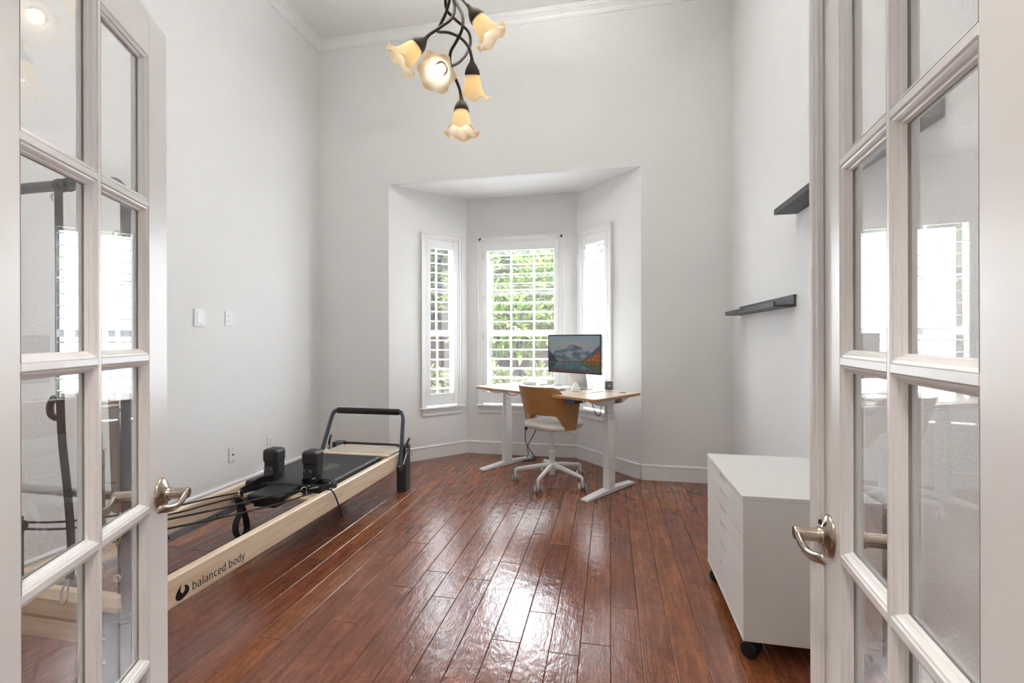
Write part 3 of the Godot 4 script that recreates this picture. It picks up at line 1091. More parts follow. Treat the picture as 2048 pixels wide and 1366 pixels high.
	# footbar
	var fp := smooth([Vector3(-2.383, 0.25, -3.55), Vector3(-2.378, 0.36, -3.59), Vector3(-2.36, 0.52, -3.645), Vector3(-2.347, 0.62, -3.68), Vector3(-2.332, 0.652, -3.693), Vector3(-2.295, 0.666, -3.70), Vector3(-2.02, 0.666, -3.70), Vector3(-1.745, 0.666, -3.70), Vector3(-1.708, 0.652, -3.693), Vector3(-1.692, 0.62, -3.68), Vector3(-1.682, 0.52, -3.645), Vector3(-1.668, 0.36, -3.59), Vector3(-1.664, 0.235, -3.55)], 5)
	var fbar := part("footbar", tb(fp, 0.0165, 14), M.charcoal_metal, r)
	part("foam_grip", tb([Vector3(-2.305, 0.666, -3.70), Vector3(-2.301, 0.666, -3.70), Vector3(-1.739, 0.666, -3.70), Vector3(-1.735, 0.666, -3.70)], [0.023, 0.026, 0.026, 0.023], 18), M.black_foam, fbar)
	for x in [-2.386, -1.664]:
		var s := -1.0 if x < -2.0 else 1.0
		part("pivot_bracket", bx(Vector3(x - 0.012, 0.215, -3.585), Vector3(x + 0.012, 0.262, -3.515), 0.006), M.black_plastic, fbar)
		part("bracket_plate", bx(Vector3(x - s * 0.019 - 0.003, 0.235, -3.63), Vector3(x - s * 0.019 + 0.003, 0.345, -3.575), 0.002), M.silver, r)
		part("lock_rod", tb([Vector3(x + s * 0.01, 0.255, -3.60), Vector3(x + s * 0.012, 0.335, -3.66)], 0.007, 10), M.silver, r)
		var lk := part("lock_lever", tb(smooth([Vector3(x, 0.365, -3.69), Vector3(x - s * 0.002, 0.405, -3.70), Vector3(x + s * 0.006, 0.445, -3.735)], 4), [0.010, 0.0105, 0.011, 0.011, 0.0105, 0.010, 0.010, 0.009, 0.007], 10), M.black_plastic, r)
		part("lock_clip", bx(Vector3(x - 0.009, 0.33, -3.70), Vector3(x + 0.009, 0.372, -3.68), 0.002), M.silver, lk)
		for y in [0.30, 0.325]:
			part("bolt", tb([Vector3(x + s * 0.004, y, -3.735), Vector3(x + s * 0.026, y, -3.735)], 0.005, 8), M.silver, r)
	# carriage
	var ca := Node3D.new()
	ca.name = "carriage"
	r.add_child(ca, true)
	part("pad", rb(Vector3(-2.305, 0.318, -3.385), Vector3(-1.742, 0.376, -2.63), 0.016), M.black_vinyl, ca)
	var em := MB.new()
	em.prism(emblem(0.24, 0.24), 0.0, 0.0006)
	part("pad_emblem", em, M.grey_print, ca, frame(Vector3(-2.01, 0.3762, -3.02), Vector3(0.86, 0, -0.5), Vector3(-0.5, 0, -0.86)))
	q = board_x(Vector3(-2.315, 0.314, -2.66), Vector3(-1.732, 0.314, -2.66), 0.25, 0.022, 0.003)
	part("base_board", q[0], M.maple, ca, q[1])
	part("base_board_runner", bx(Vector3(-2.25, 0.235, -2.72), Vector3(-2.19, 0.302, -2.62), 0.004), M.bronze_metal, ca)
	part("base_board_runner", bx(Vector3(-1.86, 0.235, -2.72), Vector3(-1.80, 0.302, -2.62), 0.004), M.black_plastic, ca)
	part("headrest", rb(Vector3(-2.125, 0.322, -2.645), Vector3(-1.905, 0.362, -2.435), 0.016), M.black_vinyl, ca)
	part("headrest_bracket", bx(Vector3(-2.09, 0.285, -2.62), Vector3(-1.94, 0.3215, -2.455), 0.004), M.black_plastic, ca)
	for x in [-2.155, -1.872]:
		var sh := part("shoulder_rest", rb(Vector3(x - 0.050, 0.335, -2.768), Vector3(x + 0.050, 0.565, -2.675), 0.022), M.black_vinyl, ca)
		part("cap", rb(Vector3(x - 0.053, 0.480, -2.772), Vector3(x + 0.053, 0.572, -2.666), 0.024), M.black_vinyl, sh)
		var pl := part("clamp_plate", bx(Vector3(x - 0.034, 0.375, -2.672), Vector3(x + 0.030, 0.462, -2.664), 0.002), M.charcoal_metal, sh)
		for dx in [-0.024, 0.020]:
			var sc := MB.new()
			sc.lathe([Vector2(0.0045, 0.0), Vector2(0.004, 0.002), Vector2(0.0, 0.003)], 10, frame(Vector3(x + dx, 0.447, -2.664), Vector3.RIGHT, Vector3(0, 0, 1)))
			part("screw", sc, M.silver, sh)
	# straps wrapped on the shoulder rests
	for k in [[-2.155, -2.245, 0.335, -2.53], [-1.872, -1.845, 0.355, -2.60]]:
		var x: float = k[0]
		var pth := smooth([Vector3(x + 0.05, 0.40, -2.72), Vector3(x + 0.035, 0.395, -2.655), Vector3(x - 0.02, 0.385, -2.645), Vector3(lerpf(x, k[1], 0.6), 0.365, -2.60), Vector3(k[1], k[2], k[3])], 5)
		part("rope_strap", strap(pth, Vector3(0, 1, 0.25), 0.045, 0.006), M.black_web, ca)
		var pth2 := smooth([Vector3(x + 0.055, 0.36, -2.69), Vector3(x + 0.01, 0.35, -2.635), Vector3(lerpf(x, k[1], 0.7), 0.338, -2.585), Vector3(k[1] + 0.01, k[2] - 0.012, k[3] + 0.01)], 5)
		part("rope_strap", strap(pth2, Vector3(0, 1, 0.35), 0.035, 0.006), M.black_web, ca)
		part("d_ring", ring(Vector3(k[1], k[2], k[3] + 0.012), Vector3(0.85, 0.1, 0.5), 0.019, 0.0032), M.silver, ca)
		part("buckle", bx(Vector3(k[1] - 0.016, k[2] - 0.016, k[3] - 0.045), Vector3(k[1] + 0.016, k[2] + 0.018, k[3] - 0.012), 0.004), M.black_plastic, ca)
	var kn := MB.new()
	kn.lathe([Vector2(0.0, 0.0), Vector2(0.016, 0.0), Vector2(0.016, 0.018), Vector2(0.012, 0.024), Vector2(0.0, 0.025)], 16, put(-1.79, 0.3255, -2.66))
	part("rope_cleat", kn, M.black_plastic, ca)
	var tg := MB.new()
	tg.box(Vector3(-0.028, -0.0035, 0.0), Vector3(0.028, 0.0035, 0.0012))
	for dy in [[Vector3(-1.838, 0.405, -2.652), 0.25], [Vector3(-1.80, 0.362, -2.625), 0.2]]:
		part("strap_print", tg, M.grey_text, ca, frame(dy[0], Vector3(1, dy[1], -0.25), Vector3(-dy[1], 1, 0.1)))
	# foot strap lying over the rail with its cord hanging down outside
	part("foot_strap", strap(smooth([Vector3(-1.845, 0.352, -2.66), Vector3(-1.80, 0.388, -2.69), Vector3(-1.735, 0.392, -2.70), Vector3(-1.70, 0.377, -2.69), Vector3(-1.695, 0.352, -2.67)], 5), Vector3(0, 0.3, 1), 0.05, 0.006), M.black_web, ca)
	part("cord_end", tb(smooth([Vector3(-1.72, 0.357, -2.60), Vector3(-1.692, 0.362, -2.615), Vector3(-1.676, 0.335, -2.64), Vector3(-1.668, 0.25, -2.68), Vector3(-1.664, 0.155, -2.715)], 5), 0.0042), M.rope_black, ca)
	# ropes from the pulleys to the carriage
	part("rope", tb(smooth([Vector3(-2.275, 0.566, -1.437), Vector3(-2.27, 0.5, -1.632), Vector3(-2.27, 0.404, -2.065), Vector3(-2.265, 0.366, -2.328), Vector3(-2.247, 0.338, -2.515)], 5), 0.0045), M.rope_black, r)
	part("rope", tb(smooth([Vector3(-2.275, 0.540, -1.437), Vector3(-2.25, 0.476, -1.618), Vector3(-2.25, 0.375, -2.047), Vector3(-2.25, 0.34, -2.308), Vector3(-2.225, 0.325, -2.47)], 5), 0.0045), M.rope_black, r)
	part("rope", tb(smooth([Vector3(-1.80, 0.566, -1.437), Vector3(-1.84, 0.521, -1.674), Vector3(-1.84, 0.471, -1.945), Vector3(-1.84, 0.413, -2.323), Vector3(-1.845, 0.358, -2.585)], 5), 0.0045), M.rope_black, r)
	part("rope", tb(smooth([Vector3(-1.80, 0.540, -1.437), Vector3(-1.80, 0.5, -1.638), Vector3(-1.80, 0.445, -1.903), Vector3(-1.80, 0.37, -2.328), Vector3(-1.79, 0.335, -2.645)], 5), 0.0045), M.rope_black, r)
	for x in [-2.275, -1.80]:
		var pu := MB.new()
		pu.lathe([Vector2(0.0, -0.011), Vector2(0.020, -0.011), Vector2(0.024, -0.009), Vector2(0.017, 0.0), Vector2(0.024, 0.009), Vector2(0.020, 0.011), Vector2(0.0, 0.011)], 22, frame(Vector3(x, 0.553, -1.43), Vector3(0, 1, 0), Vector3(1, 0, 0)))
		var po := part("pulley", pu, M.black_plastic, r)
		var sg := -1.0 if x < -2.0 else 1.0
		part("riser", bx(Vector3(x + sg * 0.02 - 0.006, 0.345, -1.455), Vector3(x + sg * 0.02 + 0.006, 0.585, -1.415), 0.004), M.charcoal_metal, po)
	# hand loop hanging between the rails
	var lp := smooth([Vector3(-2.225, 0.322, -2.478), Vector3(-2.205, 0.25, -2.485), Vector3(-2.205, 0.17, -2.448), Vector3(-2.205, 0.105, -2.456), Vector3(-2.205, 0.071, -2.495), Vector3(-2.205, 0.105, -2.535), Vector3(-2.21, 0.2, -2.527), Vector3(-2.225, 0.31, -2.49)], 6)
	part("hand_loop", strap(lp, Vector3(0.93, 0, -0.37), 0.036, 0.004), M.black_web, r)
	part("loop_ring", ring(Vector3(-2.227, 0.327, -2.478), Vector3(0.5, 0, 1), 0.016, 0.003), M.silver, r)
	# springs under the carriage
	for i in 4:
		var x := -2.20 + i * 0.12
		part("spring", tb([Vector3(x, 0.285, -3.58), Vector3(x, 0.285, -3.37)], 0.011, 10), M.spring_steel, r)
	# tower at the head end
	var tp := []
	for p in [Vector3(-1.71, 0.308, -1.395), Vector3(-1.71, 1.0, -1.395), Vector3(-1.71, 1.70, -1.395), Vector3(-1.717, 1.79, -1.395), Vector3(-1.745, 1.842, -1.395), Vector3(-1.80, 1.862, -1.395), Vector3(-2.02, 1.864, -1.395), Vector3(-2.25, 1.862, -1.395), Vector3(-2.305, 1.842, -1.395), Vector3(-2.333, 1.79, -1.395), Vector3(-2.34, 1.70, -1.395), Vector3(-2.34, 1.0, -1.395), Vector3(-2.34, 0.308, -1.395)]:
		tp.append(p)
	var tw := part("tower_frame", tb(smooth(tp, 6), 0.0195, 16), M.bronze_metal, r)
	tw.material_override = M.charcoal_metal
	part("tower_crossbar", tb([Vector3(-2.32, 0.7165, -1.40), Vector3(-1.73, 0.7165, -1.40)], 0.0165, 14), M.aluminium, r)
	for y in [0.42, 0.70, 0.78, 0.93, 1.03, 1.38, 1.44, 1.67]:
		for x in [-1.71, -2.34]:
			var s := -1.0 if x > -2.0 else 1.0
			var eb := part("eye_bolt", ring(Vector3(x + s * 0.045, y, -1.392), Vector3(0.15, 0.1, 1), 0.0115, 0.0028), M.silver, tw)
			part("shank", tb([Vector3(x + s * 0.018, y, -1.395), Vector3(x + s * 0.034, y, -1.393)], 0.003, 8), M.silver, eb)
	for z in [-1.62]:
		var wb := MB.new()
		wb.lathe([Vector2(0.0, 0.0), Vector2(0.010, 0.0), Vector2(0.010, 0.006), Vector2(0.006, 0.009), Vector2(0.0, 0.009)], 16, frame(Vector3(-1.731, 0.27, z), Vector3.UP, Vector3(-1, 0, 0)))
		part("rail_bolt", wb, M.silver, r)
	# things that hang from the tower
	var sx := -1.992
	var hs := thing("safety_strap", "long black webbing strap hanging from the tower bar behind the left door", "strap")
	part("webbing", strap(smooth([Vector3(sx, 1.84, -1.372), Vector3(sx, 1.55, -1.374), Vector3(sx, 1.22, -1.374), Vector3(sx + 0.008, 0.95, -1.374), Vector3(sx + 0.034, 0.74, -1.374), Vector3(sx + 0.04, 0.55, -1.382), Vector3(sx + 0.036, 0.46, -1.384), Vector3(sx + 0.03, 0.40, -1.384)], 5), Vector3(1, 0, 0), 0.036, 0.004), M.black_web, hs)
	for dx in [-0.022, 0.012]:
		var lo := []
		for j in 16:
			var th := TAU * j / 16.0
			lo.append(Vector3(sx + dx - 0.02 * dx, 1.864 + 0.0225 * sin(th), -1.395 + 0.0225 * cos(th)))
		var bl := MB.new()
		bl.tube(lo, 0.009, 6, false, true, Vector2(0.3, 1.3))
		part("loop", bl, M.black_web, hs)
	part("buckle", ring(Vector3(sx - 0.022, 1.815, -1.376), Vector3(0.2, 0, 1), 0.014, 0.0035), M.silver, hs)
	part("pad_tab", tb(smooth([Vector3(sx - 0.018, 1.075, -1.37), Vector3(sx - 0.036, 1.045, -1.368), Vector3(sx - 0.032, 1.01, -1.368), Vector3(sx - 0.012, 0.995, -1.372)], 4), 0.011, 10), M.black_foam, hs)
	part("snap_hook", tb(smooth([Vector3(sx + 0.028, 0.40, -1.380), Vector3(sx + 0.018, 0.36, -1.365), Vector3(sx + 0.032, 0.325, -1.358), Vector3(sx + 0.05, 0.335, -1.358), Vector3(sx + 0.048, 0.375, -1.365), Vector3(sx + 0.034, 0.405, -1.378)], 5), 0.003, 8), M.silver, hs)
	covered_spring("covered_spring", "longer taupe covered spring hanging against the tower post", Vector3(-1.752, 1.40, -1.372), 0.30, 0.42, Vector3(0.02, 0, 0))
	covered_spring("covered_spring", "shorter lower taupe covered spring hanging beside the tower post", Vector3(-1.80, 0.96, -1.365), 0.06, 0.36, Vector3(0.002, 0, 0))

func covered_spring(called: String, label: String, top: Vector3, coil: float, cover: float, lean: Vector3) -> void:
	var t := thing(called, label, "spring", Transform3D(), "springs on the tower")
	part("hook", tb(smooth([top + Vector3(0.012, 0.03, 0), top + Vector3(0.0, 0.045, 0), top + Vector3(-0.014, 0.03, 0), top + Vector3(-0.014, 0.01, 0), top + Vector3(0, -0.01, 0)], 5), 0.003, 8), M.brass, t)
	var a := top + Vector3(0, -0.01, 0)
	var b := a + Vector3(0, -coil, 0) + lean * 0.4
	part("coil", tb([a, b], 0.0095, 10), M.spring_steel, t)
	var c := b + Vector3(0, -cover, 0) + lean
	part("cover", tb([b, b + Vector3(0, -0.008, 0), lerp(b, c, 0.5), c + Vector3(0, 0.008, 0), c], [0.010, 0.017, 0.019, 0.0195, 0.015], 14, Vector2(1.0, 0.55)), M.taupe_cloth, t)
	part("cord", tb([c, c + Vector3(0.0, -0.05, 0)], 0.004, 8), M.spring_steel, t)
	part("snap_hook", tb(smooth([c + Vector3(0, -0.05, 0), c + Vector3(0.012, -0.065, 0), c + Vector3(0.008, -0.095, 0), c + Vector3(-0.004, -0.12, 0), c + Vector3(-0.012, -0.10, 0)], 4), 0.0034, 8), M.brass, t)

# ---------------------------------------------------------------- desk and what stands on it
const DH := 0.81
const DA := 0.5934
func desk_frame() -> Transform3D:  # x along the desk, -z away from the sitter
	return Transform3D(Basis(Vector3.UP, -DA), Vector3(-0.522, 0, -4.375))

func build_desk() -> void:
	var f := desk_frame()
	var HL := 0.728
	var HD := 0.335
	var d := thing("standing_desk", "white two-column standing desk with pale bamboo top in the bay", "desk", f)
	var rc := PackedVector2Array()
	for c in [[1, 1, 0], [-1, 1, 1], [-1, -1, 2], [1, -1, 3]]:
		for i in 6:
			var th: float = c[2] * PI / 2 + i * PI / 10.0
			rc.append(Vector2(c[0] * (HL - 0.04) + 0.04 * cos(th), c[1] * (HD - 0.04) + 0.04 * sin(th)))
	var b := MB.new()
	b.xf = Transform3D(Basis(Vector3(1, 0, 0), Vector3(0, 0, -1), Vector3(0, 1, 0)), Vector3.ZERO)
	b.prism(rc, DH - 0.022, DH)
	var top := part("desktop", b, M.bamboo_top, d)
	b = MB.new()   # edge band just proud of the top's rim
	var N := rc.size()
	for i in N:
		var p := rc[i]
		var q := rc[(i + 1) % N]
		var pn := p.normalized() * 0.0006
		var qn := q.normalized() * 0.0006
		b.face([Vector3(p.x + pn.x, DH - 0.0225, -p.y - pn.y), Vector3(q.x + qn.x, DH - 0.0225, -q.y - qn.y), Vector3(q.x + qn.x, DH - 0.001, -q.y - qn.y), Vector3(p.x + pn.x, DH - 0.001, -p.y - pn.y)])
	part("edge_band", b, M.bamboo_edge, top)
	var g := MB.new()
	g.lathe([Vector2(0.0, 0.0012), Vector2(0.026, 0.0012), Vector2(0.030, 0.0)], 24, put(0.615, DH, -0.205))
	part("grommet", g, M.slot_dark, top)
	for sx in [-1.0, 1.0]:
		var x: float = sx * 0.615
		# foot tapering to its tips
		var fp := PackedVector2Array([Vector2(-0.345, 0.004), Vector2(0.345, 0.004), Vector2(0.345, 0.018), Vector2(0.06, 0.036), Vector2(-0.06, 0.036), Vector2(-0.345, 0.018)])
		b = MB.new()
		b.xf = Transform3D(Basis(Vector3(0, 0, 1), Vector3(0, 1, 0), Vector3(-1, 0, 0)), Vector3(x, 0, 0))
		b.prism(fp, -0.034, 0.034)
		part("foot", b, M.white_metal, d)
		part("column", bx(Vector3(x - 0.030, 0.036, -0.05), Vector3(x + 0.030, 0.60, 0.05), 0.006), M.white_metal, d)
		part("inner_column", bx(Vector3(x - 0.0265, 0.60, -0.044), Vector3(x + 0.0265, 0.66, 0.044), 0.006), M.white_metal, d)
		part("inner_column", bx(Vector3(x - 0.023, 0.66, -0.039), Vector3(x + 0.023, 0.745, 0.039), 0.006), M.white_metal, d)
		var bp := PackedVector2Array([Vector2(-0.285, 0.787), Vector2(0.285, 0.787), Vector2(0.285, 0.780), Vector2(0.14, 0.733), Vector2(-0.14, 0.733), Vector2(-0.285, 0.780)])
		b = MB.new()
		b.xf = Transform3D(Basis(Vector3(0, 0, 1), Vector3(0, 1, 0), Vector3(-1, 0, 0)), Vector3(x + sx * 0.012, 0, 0))
		b.prism(bp, -0.026, 0.026)
		var sb := part("side_bracket", b, M.white_metal, d)
		if sx > 0:
			var pl := part("maker_plate", bx(Vector3(x + 0.0385, 0.742, -0.125), Vector3(x + 0.0405, 0.775, -0.035), 0.0008), M.ink, sb)
			var tm := TextMesh.new()
			var sf := SystemFont.new()
			sf.font_names = PackedStringArray(["Droid Sans"])
			sf.font_weight = 700
			tm.font = sf
			tm.text = "FlexiSpot"
			tm.font_size = 40
			tm.pixel_size = 0.001
			tm.depth = 0.0004
			tm.curve_step = 2.0
			var k := 0.070 / tm.get_aabb().size.x
			part("plate_text", tm, M.grey_text, sb, frame(Vector3(x + 0.0407, 0.7585, -0.080), Vector3(0, 0, -1), Vector3.UP) * Transform3D(Basis.from_scale(Vector3(k, k, 1)), Vector3.ZERO))
	part("cross_beam", bx(Vector3(-0.59, 0.748, -0.03), Vector3(0.59, 0.786, 0.03), 0.004), M.white_metal, d)
	var ct := part("controller", bx(Vector3(0.395, 0.755, 0.225), Vector3(0.52, 0.787, 0.332), 0.006), M.black_plastic, d)
	part("control_panel", bx(Vector3(0.40, 0.758, 0.331), Vector3(0.515, 0.784, 0.335), 0.002), M.keycap, ct)
	part("control_box", bx(Vector3(-0.15, 0.745, -0.14), Vector3(0.12, 0.786, -0.04), 0.004), M.black_plastic, d)
	# cables of the desk
	part("cable", tb(smooth([Vector3(0.51, 0.78, 0.26), Vector3(0.525, 0.757, 0.235), Vector3(0.545, 0.775, 0.20), Vector3(0.555, 0.757, 0.17), Vector3(0.57, 0.783, 0.13)], 5), 0.0032, 8), M.black_plastic, d)
	part("cable", tb(smooth([Vector3(0.545, 0.785, 0.17), Vector3(0.548, 0.72, 0.13), Vector3(0.55, 0.66, 0.095), Vector3(0.553, 0.632, 0.065), Vector3(0.558, 0.65, 0.04), Vector3(0.56, 0.71, 0.03), Vector3(0.56, 0.785, 0.025)], 5), 0.0032, 8), M.black_plastic, d)
	part("cable", tb(smooth([Vector3(-0.57, 0.775, 0.06), Vector3(-0.54, 0.735, 0.07), Vector3(-0.49, 0.72, 0.07), Vector3(-0.42, 0.73, 0.05), Vector3(-0.35, 0.78, 0.0)], 5), 0.0032, 8), M.black_plastic, d)
	# desk mat
	var mt := solo("desk_mat", bx(Vector3(-0.36, 0, -0.18), Vector3(0.44, 0.003, 0.285), 0.001), M.mat_leather, "thin tan desk mat on the bamboo desktop under the keyboard", "desk mat", f.translated_local(Vector3(0, DH, 0)))
	# monitor
	var mo := thing("monitor", "silver desktop monitor showing a mountain lake picture", "monitor", f.translated_local(Vector3(0.135, DH, -0.135)))
	var my := 0.145
	part("housing", bx(Vector3(-0.311, my, -0.019), Vector3(0.311, my + 0.362, 0.0), 0.004), M.aluminium, mo)
	part("bezel", bx(Vector3(-0.309, my + 0.002, -0.001), Vector3(0.309, my + 0.360, 0.0012), 0.0005), M.ink, mo)
	var scb := MB.new()
	scb.face([Vector3(-0.298, my + 0.013, 0.0015), Vector3(0.298, my + 0.013, 0.0015), Vector3(0.298, my + 0.349, 0.0015), Vector3(-0.298, my + 0.349, 0.0015)])
	scb.uv = PackedVector2Array([Vector2(0, 1), Vector2(1, 1), Vector2(1, 0), Vector2(0, 0)])
	part("screen", scb, M.screen_picture, mo)
	part("stand_arm", strap([Vector3(0, 0.30, -0.024), Vector3(0, 0.15, -0.06), Vector3(0, 0.012, -0.092)], Vector3(1, 0, 0), 0.19, 0.008), M.aluminium, mo)
	part("stand_base", bx(Vector3(-0.095, 0.003, -0.095), Vector3(0.095, 0.010, 0.075), 0.003), M.aluminium, mo)
	part("monitor_cable", tb(smooth([Vector3(0.17, my + 0.03, -0.022), Vector3(0.175, 0.10, -0.035), Vector3(0.18, 0.02, -0.045), Vector3(0.16, 0.007, -0.04), Vector3(0.10, 0.0062, 0.0), Vector3(0.098, 0.0062, 0.06)], 5), 0.0028, 8), M.black_plastic, mo)
	# small computer, keyboard, cone, candle
	var bxx := thing("mini_computer", "flat white square box lying on the desk before the window", "computer", f.translated_local(Vector3(-0.44, DH, -0.225)).rotated_local(Vector3.UP, 0.05))
	var rc2 := PackedVector2Array()
	for c in [[1, 1, 0], [-1, 1, 1], [-1, -1, 2], [1, -1, 3]]:
		for i in 6:
			var th: float = c[2] * PI / 2 + i * PI / 10.0
			rc2.append(Vector2(c[0] * 0.078 + 0.020 * cos(th), c[1] * 0.078 + 0.020 * sin(th)))
	b = MB.new()
	b.xf = Transform3D(Basis(Vector3(1, 0, 0), Vector3(0, 0, -1), Vector3(0, 1, 0)), Vector3.ZERO)
	b.prism(rc2, 0.004, 0.036)
	part("case", b, M.white_plastic, bxx)
	var ft := MB.new()
	ft.lathe([Vector2(0.08, 0.0), Vector2(0.08, 0.004)], 24)
	part("foot_ring", ft, M.slot_dark, bxx)
	solo("black_cable", tb(smooth([Vector3(-0.335, DH + 0.004, -0.20), Vector3(-0.27, DH + 0.012, -0.235), Vector3(-0.20, DH + 0.005, -0.25), Vector3(-0.14, DH + 0.004, -0.30)], 5), 0.0033, 8), M.black_plastic, "short black cable on the desk behind the white box", "cable", f)
	var kb := thing("keyboard", "slim grey keyboard lying on the desk mat", "keyboard", f.translated_local(Vector3(-0.02, DH + 0.003, 0.09)))
	part("body", bx(Vector3(-0.20, 0, -0.058), Vector3(0.20, 0.009, 0.058), 0.003), M.keyboard_grey, kb)
	b = MB.new()
	for r in 5:
		for c in 15:
			var x0 := -0.193 + c * 0.0259
			var z0 := -0.052 + r * 0.021
			b.box(Vector3(x0, 0.009, z0), Vector3(x0 + 0.0225, 0.0112, z0 + 0.018), 0.0008)
	var ky := part("keys", b, M.keycap, kb)
	ky.set_meta("kind", "stuff")
	var cn := MB.new()
	cn.lathe([Vector2(0.0, 0.0), Vector2(0.038, 0.0), Vector2(0.0425, 0.004), Vector2(0.042, 0.012), Vector2(0.037, 0.026), Vector2(0.028, 0.048), Vector2(0.018, 0.068), Vector2(0.010, 0.077), Vector2(0.004, 0.080), Vector2(0.0, 0.0805)], 28)
	solo("cone_speaker", cn, M.white_plastic, "small white rounded cone standing on the desk right of the keyboard", "speaker", f.translated_local(Vector3(0.285, DH + 0.003, 0.02)))
	var cd := thing("candle_jar", "black jar candle in clear glass near the desk's right end", "candle", f.translated_local(Vector3(0.455, DH, -0.235)).rotated_local(Vector3.UP, 0.75))
	var gj := MB.new()
	gj.lathe([Vector2(0.0, 0.0), Vector2(0.038, 0.0), Vector2(0.0405, 0.003), Vector2(0.0405, 0.098), Vector2(0.0385, 0.098), Vector2(0.0385, 0.012), Vector2(0.0, 0.012)], 32)
	part("glass", gj, M.pane_glass, cd)
	var wx := MB.new()
	wx.lathe([Vector2(0.0, 0.0125), Vector2(0.0383, 0.0125), Vector2(0.0383, 0.084), Vector2(0.0, 0.084)], 32)
	part("coating", wx, M.ink, cd)
	var lb := MB.new()
	lb.box(Vector3(-0.018, 0.066, 0), Vector3(0.018, 0.0685, 0.0006))
	lb.box(Vector3(-0.016, 0.032, 0), Vector3(0.014, 0.034, 0.0006))
	lb.lathe([Vector2(0.0, 0.0006), Vector2(0.010, 0.0006), Vector2(0.010, 0.0)], 18, frame(Vector3(0, 0.05, 0), Vector3.RIGHT, Vector3(0, 0, 1)))
	part("label_print", lb, M.grey_text, cd, Transform3D(Basis(), Vector3(0, 0, 0.0409)))
	# power cord from the wall outlet up to the desk
	var pw := thing("power_cord", "black power cord plugged into the outlet under the centre window", "cord")
	part("plug", bx(Vector3(-0.915, 0.285, ZC + 0.008), Vector3(-0.885, 0.315, ZC + 0.04), 0.006), M.black_plastic, pw)
	part("wire", tb(smooth([Vector3(-0.90, 0.297, ZC + 0.035), Vector3(-0.905, 0.24, ZC + 0.055), Vector3(-0.90, 0.17, ZC + 0.06), Vector3(-0.86, 0.10, ZC + 0.09), Vector3(-0.80, 0.035, ZC + 0.13), Vector3(-0.77, 0.007, ZC + 0.17), Vector3(-0.81, 0.0055, ZC + 0.22), Vector3(-0.90, 0.0055, ZC + 0.23), Vector3(-0.88, 0.008, ZC + 0.20), Vector3(-0.855, 0.05, ZC + 0.14), Vector3(-0.87, 0.12, ZC + 0.12), Vector3(-0.83, 0.20, ZC + 0.12), Vector3(-0.775, 0.31, ZC + 0.14), Vector3(-0.765, 0.42, ZC + 0.17), Vector3(-0.77, 0.56, ZC + 0.25), Vector3(-0.76, 0.70, ZC + 0.34), Vector3(-0.74, 0.778, ZC + 0.45)], 5), 0.0045, 8), M.black_plastic, pw)

